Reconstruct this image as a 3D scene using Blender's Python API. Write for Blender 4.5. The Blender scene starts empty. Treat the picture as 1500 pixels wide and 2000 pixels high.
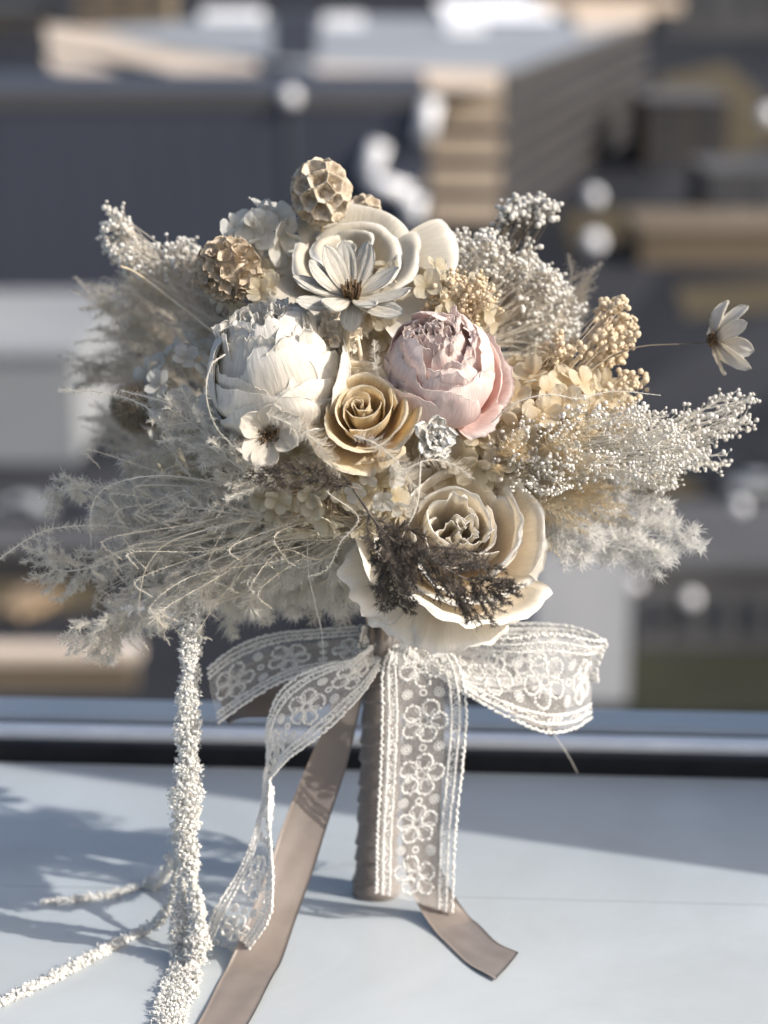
import bpy, math, random
import numpy as np
from mathutils import Matrix, Vector

rnd = random.Random(7)
rs = np.random.RandomState(7)
sc = bpy.context.scene
col = sc.collection
rad = math.radians

# ------------------------------------------------------------------ camera
CAMY, CAMZ, PITCH, FPX = -1.183, 0.555, 15.0, 4165.0
cd = bpy.data.cameras.new("camera")
cam = bpy.data.objects.new("camera", cd)
col.objects.link(cam)
cam.location = (0, CAMY, CAMZ)
cam.rotation_euler = (rad(90 - PITCH), 0, 0)
cd.sensor_fit = 'VERTICAL'
cd.sensor_height = 24.0
cd.lens = 12.0 / math.tan(math.atan(1000 / FPX))
cd.clip_start = 0.05
cd.clip_end = 6000
cd.dof.use_dof = True
cd.dof.focus_distance = 1.115
cd.dof.aperture_fstop = 3.3
cd.dof.aperture_blades = 0
sc.camera = cam

# ------------------------------------------------------------------ light
SUN_EL = 35.0
LX, LY = -0.94, 0.34
w = bpy.data.worlds.new("World")
sc.world = w
w.use_nodes = True
nt = w.node_tree
bg = nt.nodes['Background']
sky = nt.nodes.new('ShaderNodeTexSky')
sky.sky_type = 'NISHITA'
sky.sun_disc = False
sky.sun_elevation = rad(SUN_EL)
sky.sun_rotation = math.atan2(-LX, -LY)
sky.air_density = 1.0
sky.dust_density = 5.0
sky.ozone_density = 0.8
nt.links.new(sky.outputs[0], bg.inputs[0])
bg.inputs[1].default_value = 0.145
sd = bpy.data.lights.new("sun", 'SUN')
sd.energy = 3.5
sd.angle = rad(0.6)
sd.color = (1.0, 0.95, 0.88)
sun = bpy.data.objects.new("sun", sd)
col.objects.link(sun)
Lh = math.hypot(LX, LY)
Ld = Vector((LX / Lh * math.cos(rad(SUN_EL)), LY / Lh * math.cos(rad(SUN_EL)), -math.sin(rad(SUN_EL))))
sun.rotation_euler = Ld.to_track_quat('-Z', 'Y').to_euler()
sun.location = (1, -1, 2)
sc.view_settings.view_transform = 'Standard'
sc.view_settings.look = 'None'
sc.view_settings.exposure = 0.44
sc.view_settings.gamma = 1.0
sc.render.engine = 'CYCLES'
sc.cycles.max_bounces = 10
sc.cycles.diffuse_bounces = 8
sc.cycles.transmission_bounces = 8
sc.cycles.transparent_max_bounces = 16

# ------------------------------------------------------------------ coordinates
_c, _s = math.cos(rad(90 - PITCH)), math.sin(rad(90 - PITCH))

def ray(px, py):
    x = (px - 750) / FPX
    y = (1000 - py) / FPX
    return x, y * _c + _s, y * _s - _c

def at(px, py, d=0.0):
    """point seen at pixel (px,py) of the 1500x2000 photo lying d metres in front of the handle's plane"""
    x, y, z = ray(px, py)
    t = (-d - CAMY) / y
    return np.array((x * t, CAMY + y * t, CAMZ + z * t))

def floor_at(px, py, z=0.0):
    x, y, zz = ray(px, py)
    t = (z - CAMZ) / zz
    return np.array((x * t, CAMY + y * t, z))

def S(px, py=1000, d=0.0):
    x, y, z = ray(750, py)
    return px * ((-d - CAMY) / y) / FPX

# ------------------------------------------------------------------ materials
def nodes(name):
    m = bpy.data.materials.new(name)
    m.use_nodes = True
    t = m.node_tree
    t.nodes.clear()
    out = t.nodes.new('ShaderNodeOutputMaterial')
    return m, t, out

def N(t, kind, **kw):
    n = t.nodes.new(kind)
    for k, v in kw.items():
        if k.startswith('i_'):
            key = k[2:]
            key = int(key) if key.isdigit() else key.replace('_', ' ')
            n.inputs[key].default_value = v
        else:
            setattr(n, k, v)
    return n

def c4(c):
    return (c[0], c[1], c[2], 1.0)

def ramp(t, fac, stops):
    r = t.nodes.new('ShaderNodeValToRGB')
    e = r.color_ramp.elements
    while len(e) > 1:
        e.remove(e[-1])
    e[0].position = stops[0][0]
    e[0].color = c4(stops[0][1])
    for p, c in stops[1:]:
        k = e.new(p)
        k.color = c4(c)
    t.links.new(fac, r.inputs[0])
    return r

def petal_mat(name, stops, transl=0.3, rough=0.55, vein=0.25, spot=(0.6, 0.5, 0.36), spotamt=0.35, sheen=0.0, bump=0.5):
    """thin petal: colour runs from claw to rim along UV.y, with fine veins along its length"""
    m, t, out = nodes(name)
    uv = N(t, 'ShaderNodeUVMap')
    sep = N(t, 'ShaderNodeSeparateXYZ')
    t.links.new(uv.outputs[0], sep.inputs[0])
    geo = N(t, 'ShaderNodeNewGeometry')
    mp = N(t, 'ShaderNodeMapping')
    mp.inputs['Scale'].default_value = (26, 2.2, 1)
    t.links.new(uv.outputs[0], mp.inputs[0])
    vn = N(t, 'ShaderNodeTexNoise', i_Scale=1.6, i_Detail=5.0, i_Roughness=0.65, i_Distortion=0.6)
    t.links.new(mp.outputs[0], vn.inputs['Vector'])
    gn = N(t, 'ShaderNodeTexNoise', i_Scale=90.0, i_Detail=4.0, i_Roughness=0.6)
    t.links.new(geo.outputs['Position'], gn.inputs['Vector'])
    ad = N(t, 'ShaderNodeMath', operation='MULTIPLY_ADD', i_1=0.35, i_2=-0.17)
    t.links.new(gn.outputs[0], ad.inputs[0])
    a2 = N(t, 'ShaderNodeMath', operation='ADD')
    t.links.new(sep.outputs[1], a2.inputs[0])
    t.links.new(ad.outputs[0], a2.inputs[1])
    r = ramp(t, a2.outputs[0], stops)
    sp = N(t, 'ShaderNodeTexNoise', i_Scale=38.0, i_Detail=6.0, i_Roughness=0.7)
    t.links.new(geo.outputs['Position'], sp.inputs['Vector'])
    sr = ramp(t, sp.outputs[0], [(0.52, (0, 0, 0)), (0.72, (1, 1, 1))])
    sm = N(t, 'ShaderNodeMath', operation='MULTIPLY', i_1=spotamt)
    t.links.new(sr.outputs[0], sm.inputs[0])
    mx = N(t, 'ShaderNodeMix', data_type='RGBA')
    t.links.new(sm.outputs[0], mx.inputs[0])
    t.links.new(r.outputs[0], mx.inputs[6])
    mx.inputs[7].default_value = c4(spot)
    vr = ramp(t, vn.outputs[0], [(0.35, (1 - vein,) * 3), (0.62, (1, 1, 1))])
    m2 = N(t, 'ShaderNodeMix', data_type='RGBA', blend_type='MULTIPLY')
    m2.inputs[0].default_value = 1.0
    t.links.new(mx.outputs[2], m2.inputs[6])
    t.links.new(vr.outputs[0], m2.inputs[7])
    b = N(t, 'ShaderNodeBump', i_Strength=bump * 1.3, i_Distance=0.0008)
    t.links.new(vn.outputs[0], b.inputs['Height'])
    p = N(t, 'ShaderNodeBsdfPrincipled', i_Roughness=min(.9, rough + .12))
    p.inputs['Specular IOR Level'].default_value = 0.18
    p.inputs['Sheen Weight'].default_value = sheen
    t.links.new(m2.outputs[2], p.inputs['Base Color'])
    t.links.new(b.outputs[0], p.inputs['Normal'])
    tr = N(t, 'ShaderNodeBsdfTranslucent')
    t.links.new(m2.outputs[2], tr.inputs[0])
    mixs = N(t, 'ShaderNodeMixShader')
    mixs.inputs[0].default_value = min(.5, transl * 1.3)
    t.links.new(p.outputs[0], mixs.inputs[1])
    t.links.new(tr.outputs[0], mixs.inputs[2])
    t.links.new(mixs.outputs[0], out.inputs[0])
    return m

def simple_mat(name, c1, c2=None, scale=60.0, rough=0.7, transl=0.0, bump=0.0, bdist=0.001, metallic=0.0, spec=0.4, detail=4.0, coords='Object', stretch=None, ramp_pos=(0.35, 0.65), sheen=0.0):
    m, t, out = nodes(name)
    tc = N(t, 'ShaderNodeTexCoord')
    nz = N(t, 'ShaderNodeTexNoise', i_Scale=scale, i_Detail=detail, i_Roughness=0.6)
    if stretch:
        mp = N(t, 'ShaderNodeMapping')
        mp.inputs['Scale'].default_value = stretch
        t.links.new(tc.outputs[coords], mp.inputs[0])
        t.links.new(mp.outputs[0], nz.inputs['Vector'])
    else:
        t.links.new(tc.outputs[coords], nz.inputs['Vector'])
    r = ramp(t, nz.outputs[0], [(ramp_pos[0], c1), (ramp_pos[1], c2 or c1)])
    p = N(t, 'ShaderNodeBsdfPrincipled', i_Roughness=rough, i_Metallic=metallic)
    p.inputs['Specular IOR Level'].default_value = spec
    p.inputs['Sheen Weight'].default_value = sheen
    t.links.new(r.outputs[0], p.inputs['Base Color'])
    if bump:
        b = N(t, 'ShaderNodeBump', i_Strength=bump, i_Distance=bdist)
        t.links.new(nz.outputs[0], b.inputs['Height'])
        t.links.new(b.outputs[0], p.inputs['Normal'])
    if transl:
        tr = N(t, 'ShaderNodeBsdfTranslucent')
        t.links.new(r.outputs[0], tr.inputs[0])
        mixs = N(t, 'ShaderNodeMixShader')
        mixs.inputs[0].default_value = transl
        t.links.new(p.outputs[0], mixs.inputs[1])
        t.links.new(tr.outputs[0], mixs.inputs[2])
        t.links.new(mixs.outputs[0], out.inputs[0])
    else:
        t.links.new(p.outputs[0], out.inputs[0])
    return m

def sheer_mat(name, c, holes=1800.0, alpha=0.25):
    """fine tulle: a net of threads over the ribbon's own UV in millimetres"""
    m, t, out = nodes(name)
    uv = N(t, 'ShaderNodeUVMap')
    vo = N(t, 'ShaderNodeTexVoronoi', feature='DISTANCE_TO_EDGE')
    vo.inputs['Scale'].default_value = holes
    t.links.new(uv.outputs[0], vo.inputs['Vector'])
    lt = N(t, 'ShaderNodeMath', operation='LESS_THAN', i_1=0.05)
    t.links.new(vo.outputs[0], lt.inputs[0])
    ma = N(t, 'ShaderNodeMath', operation='MULTIPLY_ADD', i_1=0.5, i_2=alpha)
    t.links.new(lt.outputs[0], ma.inputs[0])
    p = N(t, 'ShaderNodeBsdfPrincipled', i_Roughness=0.6)
    p.inputs['Base Color'].default_value = c4(c)
    tp = N(t, 'ShaderNodeBsdfTransparent')
    mixs = N(t, 'ShaderNodeMixShader')
    t.links.new(ma.outputs[0], mixs.inputs[0])
    t.links.new(tp.outputs[0], mixs.inputs[1])
    t.links.new(p.outputs[0], mixs.inputs[2])
    t.links.new(mixs.outputs[0], out.inputs[0])
    return m

M = {}
M['peony'] = petal_mat('peony_white', [(0.0, (0.84, 0.75, 0.60)), (0.35, (0.88, 0.83, 0.74)), (0.7, (0.90, 0.87, 0.81)), (1.0, (0.92, 0.90, 0.85))], 0.32, 0.5, 0.14, spotamt=0.12)
M['pink'] = petal_mat('rose_pink', [(0.0, (0.95, 0.66, 0.60)), (0.35, (0.95, 0.74, 0.69)), (0.7, (0.95, 0.80, 0.765)), (1.0, (0.96, 0.88, 0.85))], 0.32, 0.5, 0.14, spotamt=0.1)
M['cream'] = petal_mat('rose_cream', [(0.0, (0.74, 0.52, 0.28)), (0.4, (0.90, 0.74, 0.47)), (0.8, (0.92, 0.81, 0.60)), (1.0, (0.94, 0.87, 0.72))], 0.34, 0.5, 0.14, spotamt=0.1)
M['ivory'] = petal_mat('rose_ivory_open', [(0.0, (0.82, 0.68, 0.50)), (0.45, (0.90, 0.83, 0.71)), (0.85, (0.92, 0.88, 0.80)), (1.0, (0.94, 0.93, 0.90))], 0.36, 0.45, 0.07, spotamt=0.12)
M['satin_rose'] = petal_mat('rose_ivory_satin', [(0.0, (0.55, 0.45, 0.30)), (0.5, (0.68, 0.62, 0.51)), (0.9, (0.70, 0.66, 0.57)), (1.0, (0.84, 0.83, 0.79))], 0.22, 0.3, 0.1, spotamt=0.12)
M['daisy'] = petal_mat('zinnia_petal', [(0.0, (0.66, 0.56, 0.42)), (0.4, (0.80, 0.76, 0.67)), (1.0, (0.86, 0.84, 0.78))], 0.12, 0.5, 0.38, spotamt=0.4, bump=0.9)
M['anemone'] = petal_mat('anemone_petal', [(0.0, (0.35, 0.28, 0.2)), (0.25, (0.82, 0.77, 0.68)), (1.0, (0.91, 0.88, 0.82))], 0.35, 0.5, 0.18, spotamt=0.15)
M['hyd_cream'] = petal_mat('hydrangea_cream', [(0.0, (0.6, 0.5, 0.32)), (1.0, (0.84, 0.79, 0.66))], 0.45, 0.5, 0.15, spotamt=0.15)
M['hyd_yellow'] = petal_mat('hydrangea_yellow', [(0.0, (0.82, 0.66, 0.42)), (1.0, (0.90, 0.84, 0.70))], 0.45, 0.5, 0.15, spotamt=0.15)
M['hyd_white'] = petal_mat('hydrangea_white', [(0.0, (0.70, 0.66, 0.56)), (1.0, (0.85, 0.85, 0.82))], 0.4, 0.5, 0.15, spotamt=0.1)
M['frill'] = petal_mat('frilled_white', [(0.0, (0.74, 0.70, 0.60)), (1.0, (0.94, 0.93, 0.90))], 0.25, 0.6, 0.1, spotamt=0.05)
M['pod'] = simple_mat('seed_pod', (0.36, 0.28, 0.19), (0.72, 0.64, 0.52), 220, 0.75, 0.1, 0.5)
M['pod_pale'] = simple_mat('seed_pod_pale', (0.62, 0.54, 0.42), (0.84, 0.80, 0.72), 200, 0.7, 0.15, 0.4)
M['disc'] = simple_mat('flower_disc_dark', (0.03, 0.017, 0.01), (0.22, 0.14, 0.07), 500, 0.8)
M['stalk'] = simple_mat('stalk_olive', (0.26, 0.22, 0.14), (0.40, 0.35, 0.24), 120, 0.55)
M['stalk_pale'] = simple_mat('stalk_pale', (0.62, 0.50, 0.34), (0.74, 0.64, 0.48), 120, 0.6)
M['stalk_dark'] = simple_mat('stalk_dark', (0.015, 0.012, 0.01), (0.07, 0.055, 0.04), 90, 0.8)
M['wire'] = simple_mat('stalk_thin_dark', (0.10, 0.08, 0.06), (0.16, 0.13, 0.09), 90, 0.6)
M['feather'] = simple_mat('feather_white', (0.96, 0.92, 0.84), (0.97, 0.95, 0.90), 60, 0.6, 0.55, spec=0.3)
M['feather_cream'] = simple_mat('feather_cream', (0.90, 0.80, 0.62), (0.94, 0.88, 0.76), 40, 0.6, 0.35, spec=0.3)
M['fern_white'] = simple_mat('fern_bleached', (0.94, 0.90, 0.82), (0.96, 0.94, 0.89), 70, 0.6, 0.5)
M['fern_snow'] = simple_mat('fern_snow_white', (0.94, 0.93, 0.90), (0.97, 0.96, 0.94), 70, 0.6, 0.5)
M['fern_dark'] = simple_mat('fern_brown', (0.05, 0.039, 0.031), (0.19, 0.16, 0.135), 150, 0.45, 0.1)
M['grass_grey'] = simple_mat('plume_grey', (0.84, 0.77, 0.66), (0.91, 0.87, 0.79), 30, 0.7, 0.5)
M['grass_gold'] = simple_mat('plume_gold', (0.82, 0.68, 0.44), (0.90, 0.83, 0.68), 30, 0.6, 0.4)
M['bud_white'] = simple_mat('bud_white', (0.66, 0.62, 0.55), (0.87, 0.86, 0.83), 160, 0.6, 0.2)
M['bud_grey'] = simple_mat('bud_grey', (0.62, 0.59, 0.53), (0.84, 0.83, 0.79), 130, 0.65, 0.2)
M['bud_tan'] = simple_mat('bud_tan', (0.62, 0.48, 0.31), (0.84, 0.74, 0.57), 160, 0.6, 0.2)
M['brush'] = simple_mat('brush_head', (0.40, 0.33, 0.24), (0.62, 0.54, 0.42), 60, 0.8, 0.15)
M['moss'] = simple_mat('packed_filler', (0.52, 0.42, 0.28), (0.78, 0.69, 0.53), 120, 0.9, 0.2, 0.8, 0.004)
M['amaranth'] = simple_mat('amaranth_white', (0.82, 0.80, 0.75), (0.91, 0.91, 0.89), 300, 0.55, 0.25)
M['lace'] = simple_mat('lace_thread', (0.86, 0.84, 0.80), (0.91, 0.90, 0.87), 400, 0.6, 0.2)
M['tulle'] = sheer_mat('lace_net', (0.82, 0.80, 0.77), 1300.0, 0.10)

def satin_mat():
    m, t, out = nodes('ribbon_taupe')
    uv = N(t, 'ShaderNodeUVMap')
    mp = N(t, 'ShaderNodeMapping')
    mp.inputs['Scale'].default_value = (4000, 300, 1)
    t.links.new(uv.outputs[0], mp.inputs[0])
    nz = N(t, 'ShaderNodeTexNoise', i_Scale=1.0, i_Detail=2.0)
    t.links.new(mp.outputs[0], nz.inputs['Vector'])
    g = N(t, 'ShaderNodeNewGeometry')
    n2 = N(t, 'ShaderNodeTexNoise', i_Scale=55.0, i_Detail=3.0)
    t.links.new(g.outputs['Position'], n2.inputs['Vector'])
    r = ramp(t, n2.outputs[0], [(0.3, (0.206, 0.1711, 0.1508)), (0.7, (0.25, 0.2123, 0.1885))])
    p = N(t, 'ShaderNodeBsdfPrincipled', i_Roughness=0.42)
    p.inputs['Sheen Weight'].default_value = 0.15
    p.inputs['Anisotropic'].default_value = 0.4
    b = N(t, 'ShaderNodeBump', i_Strength=0.25, i_Distance=0.0002)
    t.links.new(nz.outputs[0], b.inputs['Height'])
    t.links.new(b.outputs[0], p.inputs['Normal'])
    t.links.new(r.outputs[0], p.inputs['Base Color'])
    tr = N(t, 'ShaderNodeBsdfTranslucent')
    t.links.new(r.outputs[0], tr.inputs[0])
    ms = N(t, 'ShaderNodeMixShader')
    ms.inputs[0].default_value = 0.15
    t.links.new(p.outputs[0], ms.inputs[1])
    t.links.new(tr.outputs[0], ms.inputs[2])
    t.links.new(ms.outputs[0], out.inputs[0])
    return m
M['satin'] = satin_mat()

# ------------------------------------------------------------------ mesh helpers
def mesh(name, V, F, mat, uv=None, smooth=True):
    V = np.asarray(V, dtype=np.float32).reshape(-1, 3)
    me = bpy.data.meshes.new(name)
    if isinstance(F, np.ndarray):
        F = [F]
    Fs = [np.asarray(f, dtype=np.int32) for f in F if len(f)]
    me.vertices.add(len(V))
    me.vertices.foreach_set('co', V.ravel())
    loops = np.concatenate([f.ravel() for f in Fs])
    sizes = np.concatenate([np.full(len(f), f.shape[1], dtype=np.int32) for f in Fs])
    starts = np.concatenate([[0], np.cumsum(sizes)[:-1]]).astype(np.int32)
    me.loops.add(len(loops))
    me.loops.foreach_set('vertex_index', loops)
    me.polygons.add(len(sizes))
    me.polygons.foreach_set('loop_start', starts)
    if uv is not None:
        l = me.uv_layers.new(name='UVMap')
        l.data.foreach_set('uv', np.asarray(uv, dtype=np.float32)[loops].ravel())
    me.update(calc_edges=True)
    me.polygons.foreach_set('use_smooth', np.full(len(sizes), smooth))
    me.materials.append(M[mat] if isinstance(mat, str) else mat)
    return me

def link(name, me, parent=None, kind=None, mw=None):
    o = bpy.data.objects.new(name, me)
    col.objects.link(o)
    if parent is not None:
        o.parent = parent
    if mw is not None:
        o.matrix_local = mw
    if kind:
        o['kind'] = kind
    return o

def part(name, V, F, mat, parent=None, uv=None, kind=None, smooth=True):
    return link(name, mesh(name, V, F, mat, uv, smooth), parent, kind)

def thing(name, label, cat, loc=(0, 0, 0), group=None, M3=None):
    o = bpy.data.objects.new(name, None)
    o.empty_display_size = 0.01
    col.objects.link(o)
    if M3 is not None:
        mw = Matrix([[M3[i][j] for j in range(3)] + [loc[i]] for i in range(3)] + [[0, 0, 0, 1]])
        o.matrix_world = mw
    else:
        o.location = loc
    o['label'] = label
    o['category'] = cat
    if group:
        o['group'] = group
    return o

def frame(n, roll=0.0):
    """3x3 whose z column is the facing n=(right, toward camera, up)"""
    z = np.array((n[0], -n[1], n[2]), dtype=float)
    z /= np.linalg.norm(z)
    up = np.array((0, 0, 1.0))
    if abs(z[2]) > 0.98:
        up = np.array((0, 1.0, 0))
    x = np.cross(up, z)
    x /= np.linalg.norm(x)
    y = np.cross(z, x)
    c, s = math.cos(roll), math.sin(roll)
    return np.stack([c * x + s * y, -s * x + c * y, z], axis=1)

def unit(a):
    a = np.asarray(a, dtype=float)
    return a / (np.linalg.norm(a, axis=-1, keepdims=True) + 1e-12)

def spline(P, n):
    P = np.asarray(P, dtype=float)
    if len(P) == 2:
        t = np.linspace(0, 1, n)[:, None]
        return P[0] * (1 - t) + P[1] * t
    Q = np.vstack([2 * P[0] - P[1], P, 2 * P[-1] - P[-2]])
    seg = len(P) - 1
    t = np.linspace(0, seg, n)
    i = np.minimum(t.astype(int), seg - 1)
    f = (t - i)[:, None]
    a, b, c, d = Q[i], Q[i + 1], Q[i + 2], Q[i + 3]
    return 0.5 * (2 * b + (c - a) * f + (2 * a - 5 * b + 4 * c - d) * f ** 2 + (3 * b - a - 3 * c + d) * f ** 3)

def pxpath(pts, n=40):
    """spline through (px,py,d) control points"""
    return spline([at(*p) for p in pts], n)

def wav(x, y, seed, n=4, f=1.0):
    r = np.random.RandomState(seed)
    o = 0
    for k in range(n):
        fx, fy, ph = r.uniform(-1, 1) * f * (k + 1), r.uniform(-1, 1) * f * (k + 1), r.uniform(0, 6.28)
        o = o + np.sin(fx * x + fy * y + ph) / (k + 1) ** 0.7
    return o / 2.0

def grid_faces(nu, nv, wrap=False):
    i = np.arange(nu if wrap else nu - 1)
    j = np.arange(nv - 1)
    I, J = np.meshgrid(i, j, indexing='ij')
    I2 = (I + 1) % nu
    return np.stack([I * nv + J, I2 * nv + J, I2 * nv + J + 1, I * nv + J + 1], axis=-1).reshape(-1, 4)

def tube(P, R, k=8, cap=True):
    P = np.asarray(P, dtype=float)
    n = len(P)
    R = np.broadcast_to(np.asarray(R, dtype=float), (n,)) if np.ndim(R) < 2 else R
    T = unit(np.gradient(P, axis=0))
    ref = np.array((0.31, 0.77, 0.55))
    A = unit(np.cross(T, ref))
    B = np.cross(T, A)
    a = np.linspace(0, 2 * math.pi, k, endpoint=False)
    ring = np.cos(a)[None, :, None] * A[:, None] + np.sin(a)[None, :, None] * B[:, None]
    V = P[:, None] + ring * R[:, None, None] if R.ndim == 1 else P[:, None] + ring * R[:, :, None]
    V = V.transpose(1, 0, 2).reshape(-1, 3)
    F = grid_faces(k, n, True)
    if cap:
        m = len(V)
        V = np.vstack([V, P[:1], P[-1:]])
        i = np.arange(k)
        j = (i + 1) % k
        F = [F, np.stack([j * n, i * n, np.full(k, m)], 1), np.stack([i * n + n - 1, j * n + n - 1, np.full(k, m + 1)], 1)]
        return V, F
    return V, [F]

class Bag:
    """collects many small pieces into one mesh"""
    def __init__(s):
        s.V, s.F3, s.F4, s.n = [], [], [], 0
    def add(s, V, F):
        V = np.asarray(V, dtype=float).reshape(-1, 3)
        for f in (F if isinstance(F, (list, tuple)) else [F]):
            f = np.asarray(f)
            if len(f) == 0:
                continue
            (s.F3 if f.shape[1] == 3 else s.F4).append(f + s.n)
        s.V.append(V)
        s.n += len(V)
    def spikes(s, B, Mid, T, r):
        """curved tapering hairs"""
        B, Mid, T = np.asarray(B), np.asarray(Mid), np.asarray(T)
        n = len(B)
        if n == 0:
            return
        r = np.broadcast_to(np.asarray(r, dtype=float), (n,))[:, None, None]
        D = unit(T - B)
        A = unit(np.cross(D, np.array((0.23, 0.61, 0.76)) + np.zeros((n, 3))))
        C = np.cross(D, A)
        a = np.array([0, 2.094, 4.189])
        ring = np.cos(a)[None, :, None] * A[:, None] + np.sin(a)[None, :, None] * C[:, None]
        V = np.concatenate([B[:, None] + ring * r, Mid[:, None] + ring * r * 0.75, T[:, None]], axis=1)
        o = (np.arange(n) * 7)[:, None, None]
        q = np.array([[0, 1, 4, 3], [1, 2, 5, 4], [2, 0, 3, 5]])[None] + o
        t = np.array([[3, 4, 6], [4, 5, 6], [5, 3, 6]])[None] + o
        s.add(V.reshape(-1, 3), [t.reshape(-1, 3), q.reshape(-1, 4)])
    def balls(s, P, R, sq=None):
        P = np.asarray(P, dtype=float).reshape(-1, 3)
        n = len(P)
        if n == 0:
            return
        R = np.broadcast_to(np.asarray(R, dtype=float), (n,))
        V = P[:, None] + ICO_V[None] * R[:, None, None] * (1 if sq is None else np.asarray(sq)[:, None, :])
        F = ICO_F[None] + (np.arange(n) * 12)[:, None, None]
        s.add(V.reshape(-1, 3), F.reshape(-1, 3))
    def part(s, name, mat, parent=None, kind='stuff', smooth=True):
        if not s.V:
            return None
        F = []
        if s.F3:
            F.append(np.concatenate(s.F3))
        if s.F4:
            F.append(np.concatenate(s.F4))
        return part(name, np.concatenate(s.V), F, mat, parent, kind=kind, smooth=smooth)

_g = (1 + 5 ** 0.5) / 2
ICO_V = unit(np.array([(-1, _g, 0), (1, _g, 0), (-1, -_g, 0), (1, -_g, 0), (0, -1, _g), (0, 1, _g), (0, -1, -_g), (0, 1, -_g), (_g, 0, -1), (_g, 0, 1), (-_g, 0, -1), (-_g, 0, 1)], dtype=float))
ICO_F = np.array([(0, 11, 5), (0, 5, 1), (0, 1, 7), (0, 7, 10), (0, 10, 11), (1, 5, 9), (5, 11, 4), (11, 10, 2), (10, 7, 6), (7, 1, 8), (3, 9, 4), (3, 4, 2), (3, 2, 6), (3, 6, 8), (3, 8, 9), (4, 9, 5), (2, 4, 11), (6, 2, 10), (8, 6, 7), (9, 8, 1)])

def thicken(V, F, nu, nv, th):
    """give a grid sheet a thickness: offset copy and a rim"""
    G = V.reshape(nu, nv, 3)
    du = np.gradient(G, axis=0)
    dv = np.gradient(G, axis=1)
    n = unit(np.cross(du, dv)).reshape(-1, 3)
    m = len(V)
    V2 = np.vstack([V + n * th / 2, V - n * th / 2])
    idx = np.arange(nu * nv).reshape(nu, nv)
    e = np.concatenate([idx[:, 0], idx[-1, 1:], idx[-2::-1, -1], idx[0, -2:0:-1]])
    f = np.roll(e, -1)
    rim = np.stack([e, f, f + m, e + m], 1)
    return V2, np.concatenate([F, F[:, ::-1] + m, rim])

# ------------------------------------------------------------------ petals
def prof_eval(prof, v):
    P = spline(prof, 60)
    x = np.linspace(0, 1, 60)
    return np.interp(v, x, P[:, 0]), np.interp(v, x, P[:, 1])

def wrap_petal(phi, hw, prof, seed, nu=19, nv=17, top=0.22, pw=2.6, spiral=0.0, ruffle=0.0, rf=4.0, curl=0.0, wr=0.0, th=0.0004, notch=0.03, side=0.0, wr2=0.0, fine=0.012):
    u = np.linspace(-1, 1, nu)[:, None] + np.zeros((1, nv))
    v = np.linspace(0, 1, nv)[None] ** 0.85 + np.zeros((nu, 1))
    r_ = np.random.RandomState(seed)
    vmax = 1 - top * np.abs(u) ** pw + notch * wav(u * 6, 0 * u, seed, 5, 1.6)
    r, z = prof_eval(prof, np.clip(v * vmax, 0, 1))
    Rm = max(p[0] for p in prof)
    r = r + spiral * u
    ang = phi + u * hw * (1 - 0.12 * v ** 3) + 0.05 * wav(v * 4, u, seed + 3, 3)
    c = np.clip((v - 0.66) / 0.34, 0, 1) ** 2
    cs = np.clip((np.abs(u) - 0.6) / 0.4, 0, 1) ** 2 * v
    cl = curl * (0.7 + 0.5 * wav(u * 3, 0 * u, seed + 9, 3))
    r = r + cl * c + side * cs
    z = z - cl * 0.75 * c * c
    r = r + ruffle * v ** 3 * wav(u * rf, 0 * v, seed + 5, 4, 1.3)
    fe = Rm * fine * np.clip((v - .72) / .28, 0, 1) ** 1.5
    r = r + fe * wav(u * 16, v * 3, seed + 31, 5, 1.2)
    z = z + fe * .7 * wav(u * 19, v * 2, seed + 32, 5, 1.2)
    z = z + ruffle * 0.6 * v ** 3 * wav(u * rf, v * 2, seed + 6, 4, 1.3)
    d = wr * (wav(u * 7, v * 3.0, seed + 7, 6, 1.2) + 0.6 * wav(u * 17, v * 6, seed + 8, 5, 1.0)) * np.clip(v * 2, 0, 1)
    d = d + wr2 * wav(u * 2.6, v * 3.2, seed + 17, 4, 1.0) * np.clip(v * 2, 0, 1) + wr2 * .35 * np.abs(wav(u * 4, v * 5, seed + 18, 3, 1.1))
    r = r + d
    V = np.stack([r * np.cos(ang), r * np.sin(ang), z + d * 0.3], -1).reshape(-1, 3)
    uv = np.stack([(u + 1) / 2, v], -1).reshape(-1, 2)
    F = grid_faces(nu, nv)
    if th:
        V, F = thicken(V, F, nu, nv, th)
        uv = np.vstack([uv, uv])
    return V, F, uv

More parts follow.
